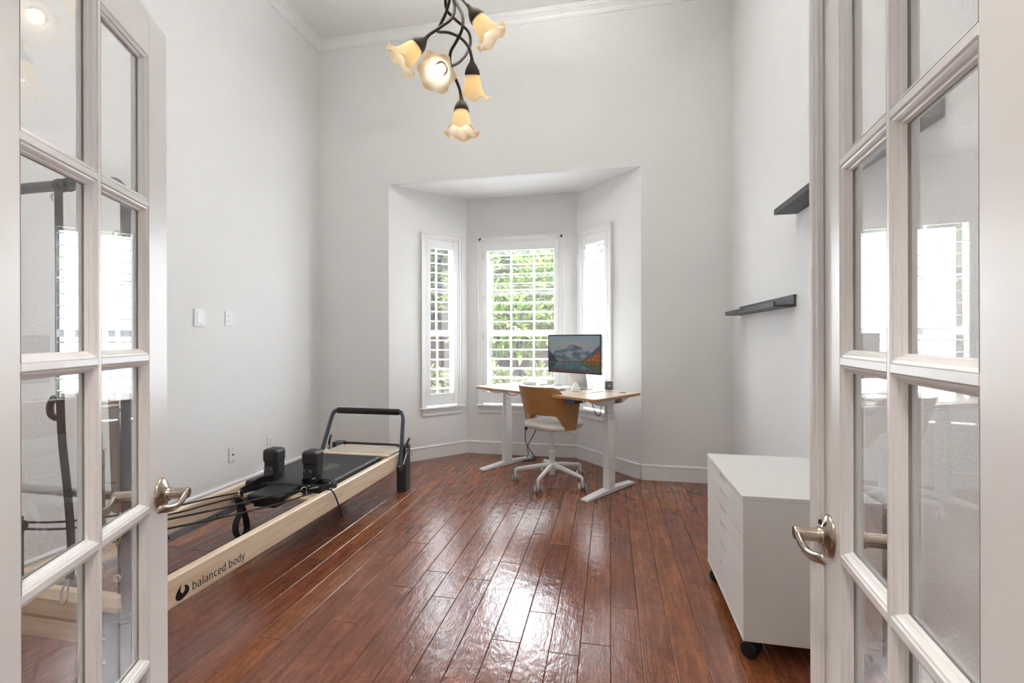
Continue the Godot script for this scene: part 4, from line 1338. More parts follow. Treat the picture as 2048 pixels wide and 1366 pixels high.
# ---------------------------------------------------------------- chair
func build_chair() -> void:
	# local -z is the way the chair faces
	var f := Transform3D(Basis(Vector3.UP, -0.60), Vector3(-0.511, 0, -4.225))
	var c := thing("swivel_chair", "white swivel chair with bent oak backrest tucked under the desk", "chair", f)
	# bent plywood back that runs forward into two arms
	var outer := []
	var inner := []
	var NA := 44
	var NV := 10
	var edges := []
	for i in NA + 1:
		var t := -1.0 + 2.0 * i / NA
		var th := t * deg_to_rad(118.0)
		var a := absf(t)
		var topy := 0.872
		topy -= 0.125 * smoothstep(0.36, 0.64, a)
		topy += 0.012 * smoothstep(0.66, 0.95, a)
		topy -= 0.06 * smoothstep(0.93, 1.0, a)
		var boty := 0.622
		boty -= 0.125 * smoothstep(0.34, 0.52, a)
		boty += 0.09 * smoothstep(0.80, 1.0, a)
		var ro := []
		var ri := []
		for k in NV + 1:
			var s := float(k) / NV
			var y := lerpf(boty, topy, s)
			var lean := (y - 0.60) * 0.36
			var rx := 0.270 + lean * 0.28
			var rz := 0.205 + lean
			var dirv := Vector3(sin(th), 0, cos(th))
			var p := Vector3(rx * dirv.x, y, rz * dirv.z * (1.0 if dirv.z > 0 else 0.62))
			var nn := Vector3(dirv.x / rx, 0, dirv.z / rz).normalized()
			ro.append(p + nn * 0.005)
			ri.append(p - nn * 0.005)
		outer.append(ro)
		inner.append(ri)
	var b := MB.new()
	b.grid(outer, false)
	b.grid(inner, false, true)
	var rim := []
	for i in NA + 1:
		rim.append([outer[i][NV], inner[i][NV]])
	b.grid(rim, false)
	rim = []
	for i in NA + 1:
		rim.append([inner[i][0], outer[i][0]])
	b.grid(rim, false)
	for i in [0, NA]:
		rim = []
		for k in NV + 1:
			rim.append([outer[i][k], inner[i][k]])
		b.grid(rim, false, i == 0)
	part("backrest", b, M.oak_ply, c)
	# padded seat
	var rows := []
	for k in [[0.0, 0.482, 0.0], [0.16, 0.480, 0.0], [0.215, 0.487, 0.0], [0.232, 0.502, 0.0], [0.236, 0.522, 0.0], [0.226, 0.542, 0.0], [0.19, 0.552, 0.0], [0.10, 0.548, 0.0], [0.0, 0.546, 0.0]]:
		var row := []
		for j in 36:
			var th := TAU * j / 36.0
			var sq := 1.0 / pow(pow(absf(cos(th)), 3.2) + pow(absf(sin(th)), 3.2), 1.0 / 3.2)
			row.append(Vector3(k[0] * cos(th) * sq, k[1], -k[0] * sin(th) * sq * 0.97 - 0.02))
		rows.append(row)
	b = MB.new()
	b.grid(rows, true)
	part("seat", b, M.seat_fabric, c)
	part("seat_plate", bx(Vector3(-0.11, 0.468, -0.12), Vector3(0.11, 0.481, 0.10), 0.004), M.white_metal, c)
	part("tilt_lever", tb(smooth([Vector3(0.09, 0.466, -0.02), Vector3(0.17, 0.452, -0.03), Vector3(0.235, 0.437, -0.03)], 4), 0.005, 8), M.white_metal, c)
	b = MB.new()
	b.lathe([Vector2(0.034, 0.468), Vector2(0.026, 0.452), Vector2(0.017, 0.43), Vector2(0.0145, 0.38), Vector2(0.014, 0.265)].map(func(p): return p), 20)
	part("gas_lift", b, M.white_metal, c)
	b = MB.new()
	b.lathe([Vector2(0.0, 0.065), Vector2(0.026, 0.065), Vector2(0.026, 0.12)], 20)
	b.lathe([Vector2(0.028, 0.10), Vector2(0.028, 0.268), Vector2(0.024, 0.274), Vector2(0.013, 0.275)], 20)
	part("pillar", b, M.white_metal, c)
	# five-star base
	b = MB.new()
	b.lathe([Vector2(0.03, 0.105), Vector2(0.046, 0.11), Vector2(0.046, 0.158), Vector2(0.038, 0.172), Vector2(0.026, 0.175)], 24)
	part("hub", b, M.white_metal, c)
	var angs := []
	for p in [Vector2(-0.8265, -4.192), Vector2(-0.5914, -3.9014), Vector2(-0.2456, -4.0494), Vector2(-0.2619, -4.4777), Vector2(-0.6316, -4.5579)]:
		var l := f.affine_inverse() * Vector3(p.x, 0, p.y)
		angs.append(atan2(l.x, l.z))
	for i in 5:
		var dirv := Vector3(sin(angs[i]), 0, cos(angs[i]))
		var path := smooth([dirv * 0.03 + Vector3(0, 0.146, 0), dirv * 0.12 + Vector3(0, 0.137, 0), dirv * 0.25 + Vector3(0, 0.115, 0), dirv * 0.305 + Vector3(0, 0.107, 0), dirv * 0.326 + Vector3(0, 0.095, 0), dirv * 0.33 + Vector3(0, 0.072, 0)], 4)
		var rr := []
		for k in path.size():
			rr.append(lerpf(0.023, 0.0125, pow(float(k) / (path.size() - 1), 0.8)))
		var arm := MB.new()
		arm.tube(path, rr, 12, true, false, Vector2(0.9, 1.05))
		part("base_arm", arm, M.white_metal, c)
		var cs := Node3D.new()
		cs.name = "caster"
		c.add_child(cs, true)
		cs.transform = Transform3D(Basis(Vector3.UP, 0.85 + 0.1 * i), dirv * 0.33)
		var hd := MB.new()
		hd.lathe([Vector2(0.0, -0.006), Vector2(0.022, -0.006), Vector2(0.022, 0.006), Vector2(0.0, 0.006)], 20, frame(Vector3(0, 0.034, 0), Vector3(0, 1, 0), Vector3(1, 0, 0)))
		hd.tube([Vector3(0, 0.05, 0), Vector3(0, 0.074, 0)], 0.009, 10)
		part("housing", hd, M.white_plastic, cs)
		for s in [-1.0, 1.0]:
			var wh := MB.new()
			wh.lathe([Vector2(0.0, -0.010), Vector2(0.024, -0.010), Vector2(0.029, -0.008), Vector2(0.030, 0.0), Vector2(0.029, 0.008), Vector2(0.024, 0.010), Vector2(0.0, 0.010)], 22, frame(Vector3(s * 0.018, 0.030, 0), Vector3(0, 1, 0), Vector3(1, 0, 0)))
			var wo := part("wheel", wh, M.grey_rubber, cs)
			var cp := MB.new()
			cp.lathe([Vector2(0.0245, 0.0), Vector2(0.023, 0.003), Vector2(0.0, 0.0045)], 20, frame(Vector3(s * 0.0278, 0.030, 0), Vector3(0, 1, 0), Vector3(s, 0, 0)))
			part("hub_cap", cp, M.white_plastic, wo)

# ---------------------------------------------------------------- drawer cabinet
func build_cabinet() -> void:
	var c := thing("drawer_cabinet", "white six-drawer cabinet on black casters by the right wall", "cabinet")
	var x0 := 0.513
	var x1 := 1.0
	var z0 := -2.725
	var z1 := -2.025
	var y0 := 0.083
	var y1 := 0.66
	var m: Material = M.white_foil
	part("top_panel", bx(Vector3(x0 - 0.001, y1 - 0.016, z0 - 0.001), Vector3(x1, y1, z1 + 0.001), 0.001), m, c)
	part("side_panel", bx(Vector3(x0 + 0.001, y0 + 0.012, z1 - 0.016), Vector3(x1, y1 - 0.0165, z1), 0.001), m, c)
	part("side_panel", bx(Vector3(x0 + 0.001, y0 + 0.012, z0), Vector3(x1, y1 - 0.0165, z0 + 0.016), 0.001), m, c)
	part("bottom_panel", bx(Vector3(x0, y0, z0), Vector3(x1, y0 + 0.0115, z1), 0.001), m, c)
	part("back_panel", bx(Vector3(x1 - 0.006, y0 + 0.012, z0 + 0.016), Vector3(x1 - 0.002, y1 - 0.0165, z1 - 0.016)), m, c)
	# six fronts with a scooped finger pull in the middle of the upper edge
	var ys := [0.641, 0.566, 0.491, 0.413, 0.318, 0.222, 0.0985]
	for i in 6:
		var a: float = ys[i + 1] + 0.0015
		var t: float = ys[i] - 0.0015
		var za := z0 + 0.0185
		var zb := z1 - 0.0185
		var zm := (za + zb) / 2.0
		var poly := PackedVector2Array([Vector2(za, a), Vector2(zb, a), Vector2(zb, t)])
		for k in 13:
			var s := float(k) / 12.0
			var z := zm + 0.075 - 0.15 * s
			var dip := 0.020 * (smoothstep(0.0, 0.22, s) - smoothstep(0.78, 1.0, s))
			poly.append(Vector2(z, t - dip))
		poly.append(Vector2(za, t))
		var b := MB.new()
		b.xf = Transform3D(Basis(Vector3(0, 0, 1), Vector3(0, 1, 0), Vector3(-1, 0, 0)), Vector3.ZERO)
		b.prism(poly, -x0 - 0.018, -x0 - 0.002)
		var dr := part("drawer", b, m, c)
		part("tray", bx(Vector3(x0 + 0.030, a + 0.008, za + 0.01), Vector3(x1 - 0.03, t - 0.018, zb - 0.01)), m, dr)
	for p in [Vector3(0.556, 0, -2.075), Vector3(0.556, 0, -2.675), Vector3(0.95, 0, -2.075), Vector3(0.95, 0, -2.675)]:
		var cs := Node3D.new()
		cs.name = "caster"
		c.add_child(cs, true)
		cs.transform = Transform3D(Basis(Vector3.UP, 0.9), p)
		var hd := MB.new()
		hd.tube([Vector3(0, 0.045, 0), Vector3(0, 0.083, 0)], 0.012, 12)
		hd.box(Vector3(-0.008, 0.03, -0.02), Vector3(0.008, 0.06, 0.02), 0.004)
		part("fork", hd, M.black_rubber, cs)
		for s in [-1.0, 1.0]:
			var wh := MB.new()
			wh.lathe([Vector2(0.0, -0.012), Vector2(0.026, -0.012), Vector2(0.0325, -0.009), Vector2(0.033, 0.0), Vector2(0.0325, 0.009), Vector2(0.026, 0.012), Vector2(0.0, 0.012)], 24, frame(Vector3(s * 0.021, 0.033, 0), Vector3(0, 1, 0), Vector3(1, 0, 0)))
			part("wheel", wh, M.black_rubber, cs)

func build_shelves() -> void:
	for k in [["lower of two black picture ledges on the right wall", -4.12, -2.96, 1.462], ["upper of two black picture ledges, partly behind the right door", -2.945, -1.737, 1.983]]:
		var s := thing("picture_ledge", k[0], "shelf", Transform3D(), "black picture ledges")
		var y: float = k[3]
		part("back_board", bx(Vector3(XR - 0.012, y, k[1]), Vector3(XR, y + 0.07, k[2]), 0.001), M.shelf_black, s)
		part("base_board", bx(Vector3(XR - 0.12, y, k[1]), Vector3(XR - 0.0125, y + 0.012, k[2]), 0.001), M.shelf_black, s)
		part("front_lip", bx(Vector3(XR - 0.12, y + 0.0125, k[1]), Vector3(XR - 0.108, y + 0.031, k[2]), 0.001), M.shelf_black, s)

# ---------------------------------------------------------------- chandelier
func build_chandelier() -> void:
	var c := thing("chandelier", "bronze chandelier with ruffled amber tulip glass shades on twisting stems", "chandelier")
	var hub := Vector3(-0.748, 3.05, -2.2)
	var ir: Material = M.iron_bronze
	var b := MB.new()
	b.lathe([Vector2(0.0, 0.0), Vector2(0.012, 0.002), Vector2(0.02, 0.02), Vector2(0.026, 0.05), Vector2(0.018, 0.08), Vector2(0.008, 0.10)], 18, Transform3D(Basis(), hub - Vector3(0, 0.02, 0)))
	part("hub", b, ir, c)
	part("rod", tb([hub + Vector3(0, 0.06, 0), Vector3(hub.x, CEIL - 0.02, hub.z)], 0.007, 12), ir, c)
	b = MB.new()
	b.lathe([Vector2(0.0, -0.05), Vector2(0.02, -0.05), Vector2(0.05, -0.03), Vector2(0.066, -0.01), Vector2(0.068, 0.0)], 24, Transform3D(Basis(), Vector3(hub.x, CEIL, hub.z)))
	part("canopy", b, ir, c)
	var stems := [
		[[Vector3(-0.752, 3.03, -2.2), Vector3(-0.715, 2.949, -2.18), Vector3(-0.659, 2.856, -2.12), Vector3(-0.621, 2.793, -2.08)], Vector3(-0.523, 2.66, -2.12)],
		[[Vector3(-0.748, 3.03, -2.2), Vector3(-0.742, 2.933, -2.2), Vector3(-0.724, 2.86, -2.16), Vector3(-0.725, 2.788, -2.12), Vector3(-0.768, 2.726, -2.08), Vector3(-0.805, 2.682, -2.05), Vector3(-0.821, 2.651, -2.03)], Vector3(-0.921, 2.548, -2.0)],
		[[Vector3(-0.755, 3.03, -2.2), Vector3(-0.783, 2.975, -2.205), Vector3(-0.796, 2.931, -2.25), Vector3(-0.774, 2.916, -2.3), Vector3(-0.739, 2.896, -2.34), Vector3(-0.713, 2.87, -2.36), Vector3(-0.705, 2.819, -2.36), Vector3(-0.712, 2.753, -2.33), Vector3(-0.73, 2.675, -2.27), Vector3(-0.748, 2.615, -2.2), Vector3(-0.767, 2.574, -2.13)], Vector3(-0.752, 2.415, -1.93)],
		[[Vector3(-0.747, 3.03, -2.2), Vector3(-0.765, 2.95, -2.21), Vector3(-0.79, 2.895, -2.225), Vector3(-0.832, 2.85, -2.25), Vector3(-0.843, 2.828, -2.25), Vector3(-0.827, 2.814, -2.24), Vector3(-0.775, 2.792, -2.22), Vector3(-0.71, 2.747, -2.2), Vector3(-0.67, 2.7, -2.2), Vector3(-0.654, 2.655, -2.2), Vector3(-0.65, 2.62, -2.2)], Vector3(-0.665, 2.445, -2.275)],
		[[Vector3(-0.744, 3.03, -2.2), Vector3(-0.735, 2.933, -2.195), Vector3(-0.695, 2.849, -2.14), Vector3(-0.665, 2.778, -2.1), Vector3(-0.661, 2.705, -2.08), Vector3(-0.694, 2.666, -2.1), Vector3(-0.734, 2.636, -2.13), Vector3(-0.745, 2.595, -2.16), Vector3(-0.729, 2.544, -2.18), Vector3(-0.713, 2.497, -2.2), Vector3(-0.703, 2.44, -2.2)], Vector3(-0.703, 2.24, -2.195)],
	]
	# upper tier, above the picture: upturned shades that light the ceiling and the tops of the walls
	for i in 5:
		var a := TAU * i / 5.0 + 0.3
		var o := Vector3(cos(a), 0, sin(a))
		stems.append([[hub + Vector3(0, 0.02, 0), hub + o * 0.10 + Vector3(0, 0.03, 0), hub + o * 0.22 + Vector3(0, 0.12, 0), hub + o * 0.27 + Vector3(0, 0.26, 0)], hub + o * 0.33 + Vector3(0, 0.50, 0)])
	var sm := shade_meshes()
	for i in stems.size():
		var path: Array = stems[i][0]
		var so := part("stem", tb(smooth(path, 6), 0.0072, 10), ir, c)
		var top: Vector3 = path[-1]
		var ax: Vector3 = (stems[i][1] - top).normalized()
		# local -y points out of the shade's mouth
		var y := -ax
		var x := y.cross(Vector3(0.3, 0.2, 1)).normalized()
		var t := Transform3D(Basis(x, y, x.cross(y)), top)
		var cup := MB.new()
		cup.lathe([Vector2(0.036, -0.056), Vector2(0.037, -0.05), Vector2(0.034, -0.035), Vector2(0.024, -0.016), Vector2(0.012, 0.0), Vector2(0.0085, 0.012), Vector2(0.0075, 0.02)], 20)
		part("shade_holder", cup, ir, c, t)
		var sk := MB.new()
		sk.lathe([Vector2(0.0, -0.070), Vector2(0.020, -0.069), Vector2(0.023, -0.062), Vector2(0.024, -0.035)], 20)
		part("socket", sk, M.white_plastic, c, t)
		var sh := part("shade", sm[0], M.amber_glass, c, t)
		part("liner", sm[1], M.white_shade_glass, sh)
		var bu := MB.new()
		bu.lathe([Vector2(0.0, -0.128), Vector2(0.012, -0.126), Vector2(0.022, -0.118), Vector2(0.0255, -0.106), Vector2(0.024, -0.092), Vector2(0.017, -0.076), Vector2(0.012, -0.062), Vector2(0.012, -0.045)], 20)
		part("bulb", bu, M.bulb_glow, c, t)
		var l := OmniLight3D.new()
		l.name = "bulb_light"
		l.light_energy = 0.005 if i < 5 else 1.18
		l.light_color = Color(1.0, 0.995, 0.985)
		l.light_size = 0.02
		l.omni_range = 12.0
		l.omni_attenuation = 2.0
		l.shadow_enabled = true
		l.position = t * Vector3(0, -0.105, 0)
		add_child(l, true)

func shade_meshes() -> Array:
	var out := []
	for k in 2:
		var rows := []
		var prof := [[0.028, -0.042], [0.032, -0.052], [0.037, -0.070], [0.041, -0.090], [0.046, -0.112], [0.053, -0.132], [0.063, -0.148], [0.074, -0.157], [0.083, -0.160]]
		for i in prof.size():
			var t := float(i) / (prof.size() - 1)
			var w := pow(t, 4.0)
			var row := []
			for j in 72:
				var th := TAU * j / 72.0
				var r: float = prof[i][0] - (0.0022 if k else 0.0) + w * 0.007 * cos(6.0 * th)
				var y: float = prof[i][1] + w * 0.009 * cos(6.0 * th + 0.5) + (0.0012 * w if k else 0.0)
				row.append(Vector3(r * cos(th), y, -r * sin(th)))
			rows.append(row)
		var b := MB.new()
		b.grid(rows, true, k == 0)
		out.append(b.mesh())
	return out

# ---------------------------------------------------------------- wall plates
func build_plates() -> void:
	var lw := func(y: float, z: float) -> Transform3D: return frame(Vector3(XL, y, z), Vector3(0, 0, -1), Vector3.UP)
	outlet(lw.call(1.447, -3.228), "white duplex outlet high on the left wall beside the blank plate", 2)
	outlet(lw.call(0.361, -3.693), "white duplex outlet low on the left wall behind the far shoulder rest", 2)
	outlet(lw.call(0.357, -3.262), "white coaxial wall plate low on the left wall", 1)
	outlet(frame(Vector3(-0.90, 0.32, ZC), Vector3.RIGHT, Vector3.UP), "white duplex outlet with black plug under the centre window", 2)
	outlet(frame(Vector3(XR, 0.33, -1.03), Vector3(0, 0, 1), Vector3.UP), "white duplex outlet low on the right wall near the doors", 2)
	var s := thing("media_plate", "white framed cable plate high on the left wall", "wall plate", lw.call(1.442, -2.952))
	part("surround", bx(Vector3(-0.046, -0.066, 0), Vector3(0.046, 0.066, 0.011), 0.004), M.plate_white, s)
	part("insert", bx(Vector3(-0.026, -0.050, 0.010), Vector3(0.026, 0.050, 0.0145), 0.003), M.plate_white, s)
	for y in [-0.042, 0.042]:
		part("screw", tb([Vector3(0, y, 0.0140), Vector3(0, y, 0.0155)], 0.0025, 8), M.slot_dark, s)

func outlet(f: Transform3D, label: String, kind: int) -> void:
	var s := thing("wall_plate", label, "outlet", f, "white wall plates")
	part("plate", bx(Vector3(-0.035, -0.0575, 0), Vector3(0.035, 0.0575, 0.007), 0.003), M.plate_white, s)
	if kind == 1:
		var j := MB.new()
		j.lathe([Vector2(0.006, 0.0), Vector2(0.006, 0.009), Vector2(0.003, 0.009), Vector2(0.0, 0.008)], 14, frame(Vector3(0, 0, 0.006), Vector3.RIGHT, Vector3(0, 0, 1)))
		part("jack", j, M.slot_dark, s)
		for y in [-0.042, 0.042]:
			part("screw", tb([Vector3(0, y, 0.0065), Vector3(0, y, 0.0082)], 0.003, 8), M.grey_rubber, s)
		return
	for y in [-0.0195, 0.0195]:
		var b := MB.new()
		var poly := PackedVector2Array()
		for i in 24:
			var th := TAU * i / 24.0
			poly.append(Vector2(0.0170 * cos(th), y + clampf(0.0170 * sin(th), -0.0135, 0.0135)))
		b.prism(poly, 0.006, 0.0088)
		var so := part("socket", b, M.plate_white, s)
		for x in [-0.0063, 0.0063]:
			part("slot", bx(Vector3(x - 0.0012, y + 0.0005, 0.0085), Vector3(x + 0.0012, y + 0.0085, 0.0092)), M.slot_dark, so)
		part("slot", tb([Vector3(0, y - 0.0075, 0.0085), Vector3(0, y - 0.0075, 0.0092)], 0.0025, 8), M.slot_dark, so)

# ---------------------------------------------------------------- hall where the photographer stands
func build_hall() -> void:
	var wm: Material = M.wall_paint
	struct("wall_hall_left", bx(Vector3(-1.90, -0.05, ZN + 0.12), Vector3(-1.75, 2.75, 1.9)), wm)
	struct("wall_hall_right", bx(Vector3(XR, -0.05, ZN + 0.12), Vector3(XR + 0.15, 2.75, 1.9)), wm)
	struct("wall_hall_back", bx(Vector3(-1.90, -0.05, 1.85), Vector3(XR + 0.15, 2.75, 2.0)), wm)
	struct("ceiling_hall", bx(Vector3(-1.90, 2.75, ZN + 0.12), Vector3(XR + 0.15, 2.87, 2.0)), M.ceiling_paint)
	var l := thing("ceiling_lamp", "round frosted hall ceiling lamp behind the doors", "lamp", put(-0.05, 2.75, 0.12))
	var b := MB.new()
	b.lathe([Vector2(0.0, -0.10), Vector2(0.06, -0.095), Vector2(0.11, -0.075), Vector2(0.14, -0.045), Vector2(0.15, -0.015), Vector2(0.15, 0.0)], 32)
	part("bulb_dome", b, M.bulb_glow, l)
	var rr := MB.new()
	rr.lathe([Vector2(0.151, -0.02), Vector2(0.165, -0.018), Vector2(0.165, 0.0)], 32)
	part("rim", rr, M.nickel, l)
	var o := OmniLight3D.new()
	o.name = "hall_light"
	o.light_energy = 0.8
	o.light_color = Color(1.0, 0.955, 0.925)
	o.light_size = 0.12
	o.omni_range = 10.0
	o.omni_attenuation = 2.0
	o.shadow_enabled = true
	o.position = Vector3(-0.05, 2.69, 0.12)
	add_child(o)

# ---------------------------------------------------------------- outdoors
func leaf_mesh() -> ArrayMesh:
	var b := MB.new()
	for s in [-1.0, 1.0]:
		var pts := [Vector3(0, 0, 0), Vector3(s * 0.16, 0.06, 0.33), Vector3(s * 0.13, 0.03, 0.7), Vector3(0, -0.06, 1.0)]
		if s < 0:
			pts.reverse()
		b.face(pts)
	return b.mesh()

func leaves(called: String, parent: Node3D, lm: Mesh, blobs: Array, count: int, size: float, cols: Array, seed_: int) -> void:
	var rng := RandomNumberGenerator.new()
	rng.seed = seed_
	var mm := MultiMesh.new()
	mm.transform_format = MultiMesh.TRANSFORM_3D
	mm.use_colors = true
	mm.mesh = lm
	mm.instance_count = count
	for i in count:
		var bl: Array = blobs[i % blobs.size()]
		var d := Vector3(rng.randfn(), rng.randfn(), rng.randfn()).normalized()
		var rad := pow(rng.randf(), 0.33) * (0.85 + 0.15 * sin(d.x * 7.0 + d.y * 9.0))
		var p: Vector3 = bl[0] + d * rad * (bl[1] as Vector3)
		var fw := (d + Vector3(rng.randf_range(-0.9, 0.9), rng.randf_range(-0.7, 0.5), rng.randf_range(-0.9, 0.9))).normalized()
		var up := (Vector3.UP + Vector3(rng.randf_range(-0.6, 0.6), 0, rng.randf_range(-0.6, 0.6))).normalized()
		var x := up.cross(fw).normalized()
		var s := size * rng.randf_range(0.6, 1.3)
		mm.set_instance_transform(i, Transform3D(Basis(x * s, fw.cross(x) * s, fw * s), p))
		var c: Color = (cols[rng.randi_range(0, cols.size() - 1)] as Color) * rng.randf_range(0.75, 1.2)
		mm.set_instance_color(i, Color(c.r, c.g, c.b, 1.0))
	var o := MultiMeshInstance3D.new()
	o.name = called
	o.multimesh = mm
	o.material_override = M.leaf
	o.set_meta("kind", "stuff")
	parent.add_child(o, true)

func build_outdoors() -> void:
	var gy := -0.35
	var ground := structnode("ground")
	part("mulch_bed", bx(Vector3(-9, gy - 0.2, -10.5), Vector3(7, gy, -4.7)), M.mulch, ground)
	part("lawn", bx(Vector3(-22, gy - 0.2, -15.5), Vector3(16, gy - 0.01, -10.5)), M.lawn, ground)
	part("driveway", bx(Vector3(-30, gy - 0.2, -30.0), Vector3(22, gy - 0.02, -15.5)), M.concrete, ground)
	part("paving", bx(Vector3(-13, gy - 0.1, -10.4), Vector3(-4.2, gy + 0.02, -5.6)), M.paver_joint, ground)
	var lm := leaf_mesh()
	var bright := [Color(0.24, 0.36, 0.07), Color(0.34, 0.45, 0.11), Color(0.15, 0.26, 0.05), Color(0.42, 0.49, 0.18)]
	var green := [Color(0.16, 0.27, 0.07), Color(0.22, 0.34, 0.10), Color(0.12, 0.21, 0.06), Color(0.30, 0.40, 0.14)]
	var soft := [Color(0.33, 0.42, 0.22), Color(0.42, 0.50, 0.28), Color(0.26, 0.36, 0.18)]
	var pale := [Color(0.24, 0.29, 0.12), Color(0.30, 0.31, 0.16), Color(0.18, 0.23, 0.09), Color(0.34, 0.30, 0.20)]
	# [label, base, trunk height, blobs, leaf count, leaf size, colours]
	var trees := [
		["bright green glossy-leaved tree filling the centre window", Vector3(-1.9, gy, -9.2), 2.2, [[Vector3(-1.9, 2.7, -9.2), Vector3(1.25, 1.25, 1.0)], [Vector3(-1.2, 2.2, -9.0), Vector3(0.9, 0.95, 0.8)], [Vector3(-2.6, 1.9, -9.1), Vector3(0.8, 0.9, 0.7)], [Vector3(-1.9, 1.5, -8.8), Vector3(1.0, 0.7, 0.7)], [Vector3(-1.7, 3.9, -9.4), Vector3(0.9, 0.9, 0.8)]], 7000, 0.17, bright],
		["darker green tree right of the bright tree beyond the centre window", Vector3(-0.2, gy, -10.2), 2.4, [[Vector3(-0.2, 2.6, -10.2), Vector3(1.3, 1.4, 1.0)], [Vector3(0.7, 2.2, -10.0), Vector3(1.0, 1.1, 0.9)], [Vector3(-0.3, 1.4, -9.9), Vector3(1.0, 0.8, 0.8)]], 6500, 0.12, green],
		["bright leafy tree seen through the upper left window", Vector3(-5.6, gy, -10.5), 2.8, [[Vector3(-5.6, 3.2, -10.5), Vector3(1.6, 1.5, 1.2)], [Vector3(-6.4, 2.6, -10.4), Vector3(1.2, 1.1, 1.0)], [Vector3(-4.6, 3.0, -10.7), Vector3(1.1, 1.1, 1.0)]], 5500, 0.16, bright],
		["grey-green tree beyond the right window of the bay", Vector3(3.4, gy, -9.8), 2.4, [[Vector3(3.4, 2.4, -9.8), Vector3(1.6, 1.7, 1.2)], [Vector3(2.3, 1.9, -9.6), Vector3(1.1, 1.3, 1.0)], [Vector3(4.4, 1.8, -9.6), Vector3(1.1, 1.3, 1.0)]], 5500, 0.13, soft],
		["tall soft green tree across the driveway behind the bright tree", Vector3(-4.0, gy, -17.5), 3.5, [[Vector3(-4.0, 4.5, -17.5), Vector3(2.6, 2.6, 2.0)], [Vector3(-2.2, 3.6, -17.2), Vector3(2.2, 2.2, 1.8)], [Vector3(-6.0, 3.5, -17.6), Vector3(2.2, 2.0, 1.8)]], 6500, 0.26, soft],
		["tall soft green tree across the driveway right of the others", Vector3(1.6, gy, -18.0), 3.5, [[Vector3(1.6, 4.3, -18.0), Vector3(2.6, 2.8, 2.0)], [Vector3(3.6, 3.4, -17.8), Vector3(2.2, 2.2, 1.8)], [Vector3(-0.3, 3.2, -18.0), Vector3(2.0, 2.0, 1.8)]], 6500, 0.26, soft],
		["tall soft green tree far beyond the left window", Vector3(-10.5, gy, -16.0), 3.5, [[Vector3(-10.5, 4.4, -16.0), Vector3(2.8, 2.6, 2.0)], [Vector3(-8.6, 3.6, -16.2), Vector3(2.2, 2.0, 1.8)], [Vector3(-12.6, 3.6, -15.8), Vector3(2.2, 2.2, 1.8)]], 6000, 0.26, soft],
	]
	for i in trees.size():
		var t: Array = trees[i]
		var base: Vector3 = t[1]
		var o := thing("garden_tree", t[0], "tree", Transform3D(), "trees in the garden")
		part("trunk", tb(smooth([base, base + Vector3(0.05, t[2] * 0.5, 0.03), base + Vector3(-0.04, t[2], 0)], 4), [0.11, 0.10, 0.095, 0.09, 0.085, 0.08, 0.075, 0.07, 0.06], 10), M.bark, o)
		for bl in t[3]:
			part("branch", tb(smooth([base + Vector3(0.03, t[2] * 0.6, 0.02), lerp(base + Vector3(0, t[2], 0), bl[0], 0.5), bl[0]], 4), [0.05, 0.045, 0.04, 0.036, 0.032, 0.028, 0.024, 0.02, 0.014], 8), M.bark, o)
		leaves("foliage", o, lm, t[3], t[4], t[5], t[6], 100 + i)
	var ok := thing("garden_tree", "grey-barked tree with bare trunk seen through the left window", "tree", Transform3D(), "trees in the garden")
	part("trunk", tb(smooth([Vector3(-3.75, gy, -10.6), Vector3(-3.72, 1.2, -10.6), Vector3(-3.9, 2.6, -10.7), Vector3(-4.1, 4.4, -10.8)], 4), 0.19, 12), M.bark, ok)
	part("branch", tb(smooth([Vector3(-3.75, 1.5, -10.6), Vector3(-3.2, 2.6, -10.4), Vector3(-2.9, 3.6, -10.3)], 4), 0.08, 10), M.bark, ok)
	leaves("foliage", ok, lm, [[Vector3(-3.3, 3.4, -10.3), Vector3(0.9, 0.9, 0.8)], [Vector3(-4.5, 3.7, -10.8), Vector3(1.0, 1.0, 0.8)], [Vector3(-3.0, 2.5, -9.6), Vector3(0.45, 0.7, 0.5)]], 3500, 0.14, bright, 150)
	var sr := [
		["low pale variegated shrub below the centre window's left half", Vector3(-2.0, gy, -7.4)],
		["low pale variegated shrub below the centre window's middle", Vector3(-1.2, gy, -7.3)],
		["low pale variegated shrub below the centre window's right half", Vector3(-0.4, gy, -7.3)],
		["low pale shrub outside the right window of the bay", Vector3(1.2, gy, -7.6)],
		["low pale shrub outside the left window of the bay", Vector3(-3.3, gy, -7.9)],
	]
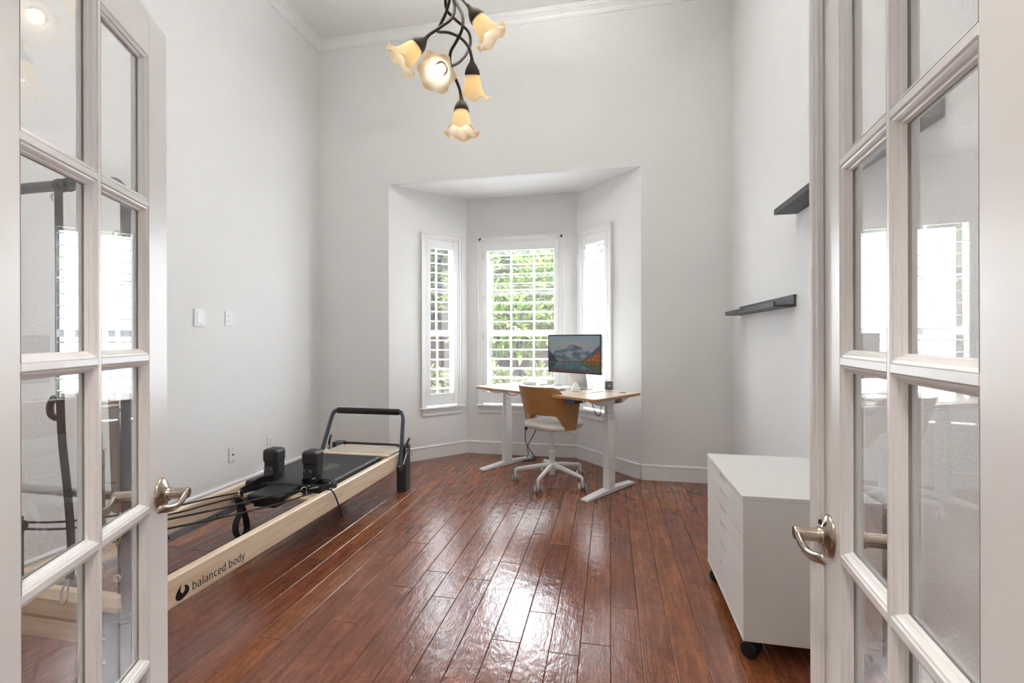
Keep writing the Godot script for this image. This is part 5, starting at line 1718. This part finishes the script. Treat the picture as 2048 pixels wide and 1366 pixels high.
	for i in sr.size():
		var p: Vector3 = sr[i][1]
		var o := thing("garden_shrub", sr[i][0], "shrub", Transform3D(), "shrubs under the bay windows")
		for a in 4:
			var e := p + Vector3(0.35 * cos(a * 1.7), 0.75, 0.3 * sin(a * 1.7))
			part("stem", tb([p, lerp(p, e, 0.5) + Vector3(0.03, 0.03, 0), e], [0.014, 0.011, 0.006], 6), M.bark, o)
		leaves("foliage", o, lm, [[p + Vector3(0, 0.62, 0), Vector3(0.58, 0.5, 0.5)], [p + Vector3(0.2, 0.9, 0.05), Vector3(0.42, 0.32, 0.4)]], 1500, 0.10, pale, 200 + i)
	# brick pavers outside the left window
	var rng := RandomNumberGenerator.new()
	rng.seed = 5
	var pv := bx(Vector3(-0.148, -0.03, -0.098), Vector3(0.148, 0.03, 0.098), 0.006).mesh()
	var paving: Node3D = ground.get_node("paving")
	for r in 14:
		for c in 16:
			var x := -4.4 - c * 0.31 - (0.155 if r % 2 else 0.0)
			var z := -6.0 - r * 0.21
			part("paver", pv, M.brick_paver, paving, put(x, gy + 0.025 + rng.randf_range(-0.004, 0.004), z, rng.randf_range(-0.01, 0.01)))
	# neighbour's house across the drive
	var h := thing("neighbour_house", "pale stucco house far across the driveway", "house")
	part("wall", bx(Vector3(-20, gy, -27), Vector3(12, 3.2, -22)), M.stucco, h)
	var rb := MB.new()
	rb.xf = Transform3D(Basis(Vector3(0, 0, 1), Vector3(0, 1, 0), Vector3(-1, 0, 0)), Vector3.ZERO)
	rb.prism(PackedVector2Array([Vector2(-27.6, 3.2), Vector2(-21.4, 3.2), Vector2(-24.5, 5.2)]), -12.5, 20.5)
	part("roof", rb, M.roof_tile, h)
	for x in [-16.0, -11.0, -6.0, 0.5, 5.5]:
		var w := part("window", bx(Vector3(x, 0.7, -22.05), Vector3(x + 1.3, 2.2, -21.96), 0.01), M.trim_paint, h)
		part("pane", bx(Vector3(x + 0.07, 0.77, -21.97), Vector3(x + 1.23, 2.13, -21.95)), M.slot_dark, w)
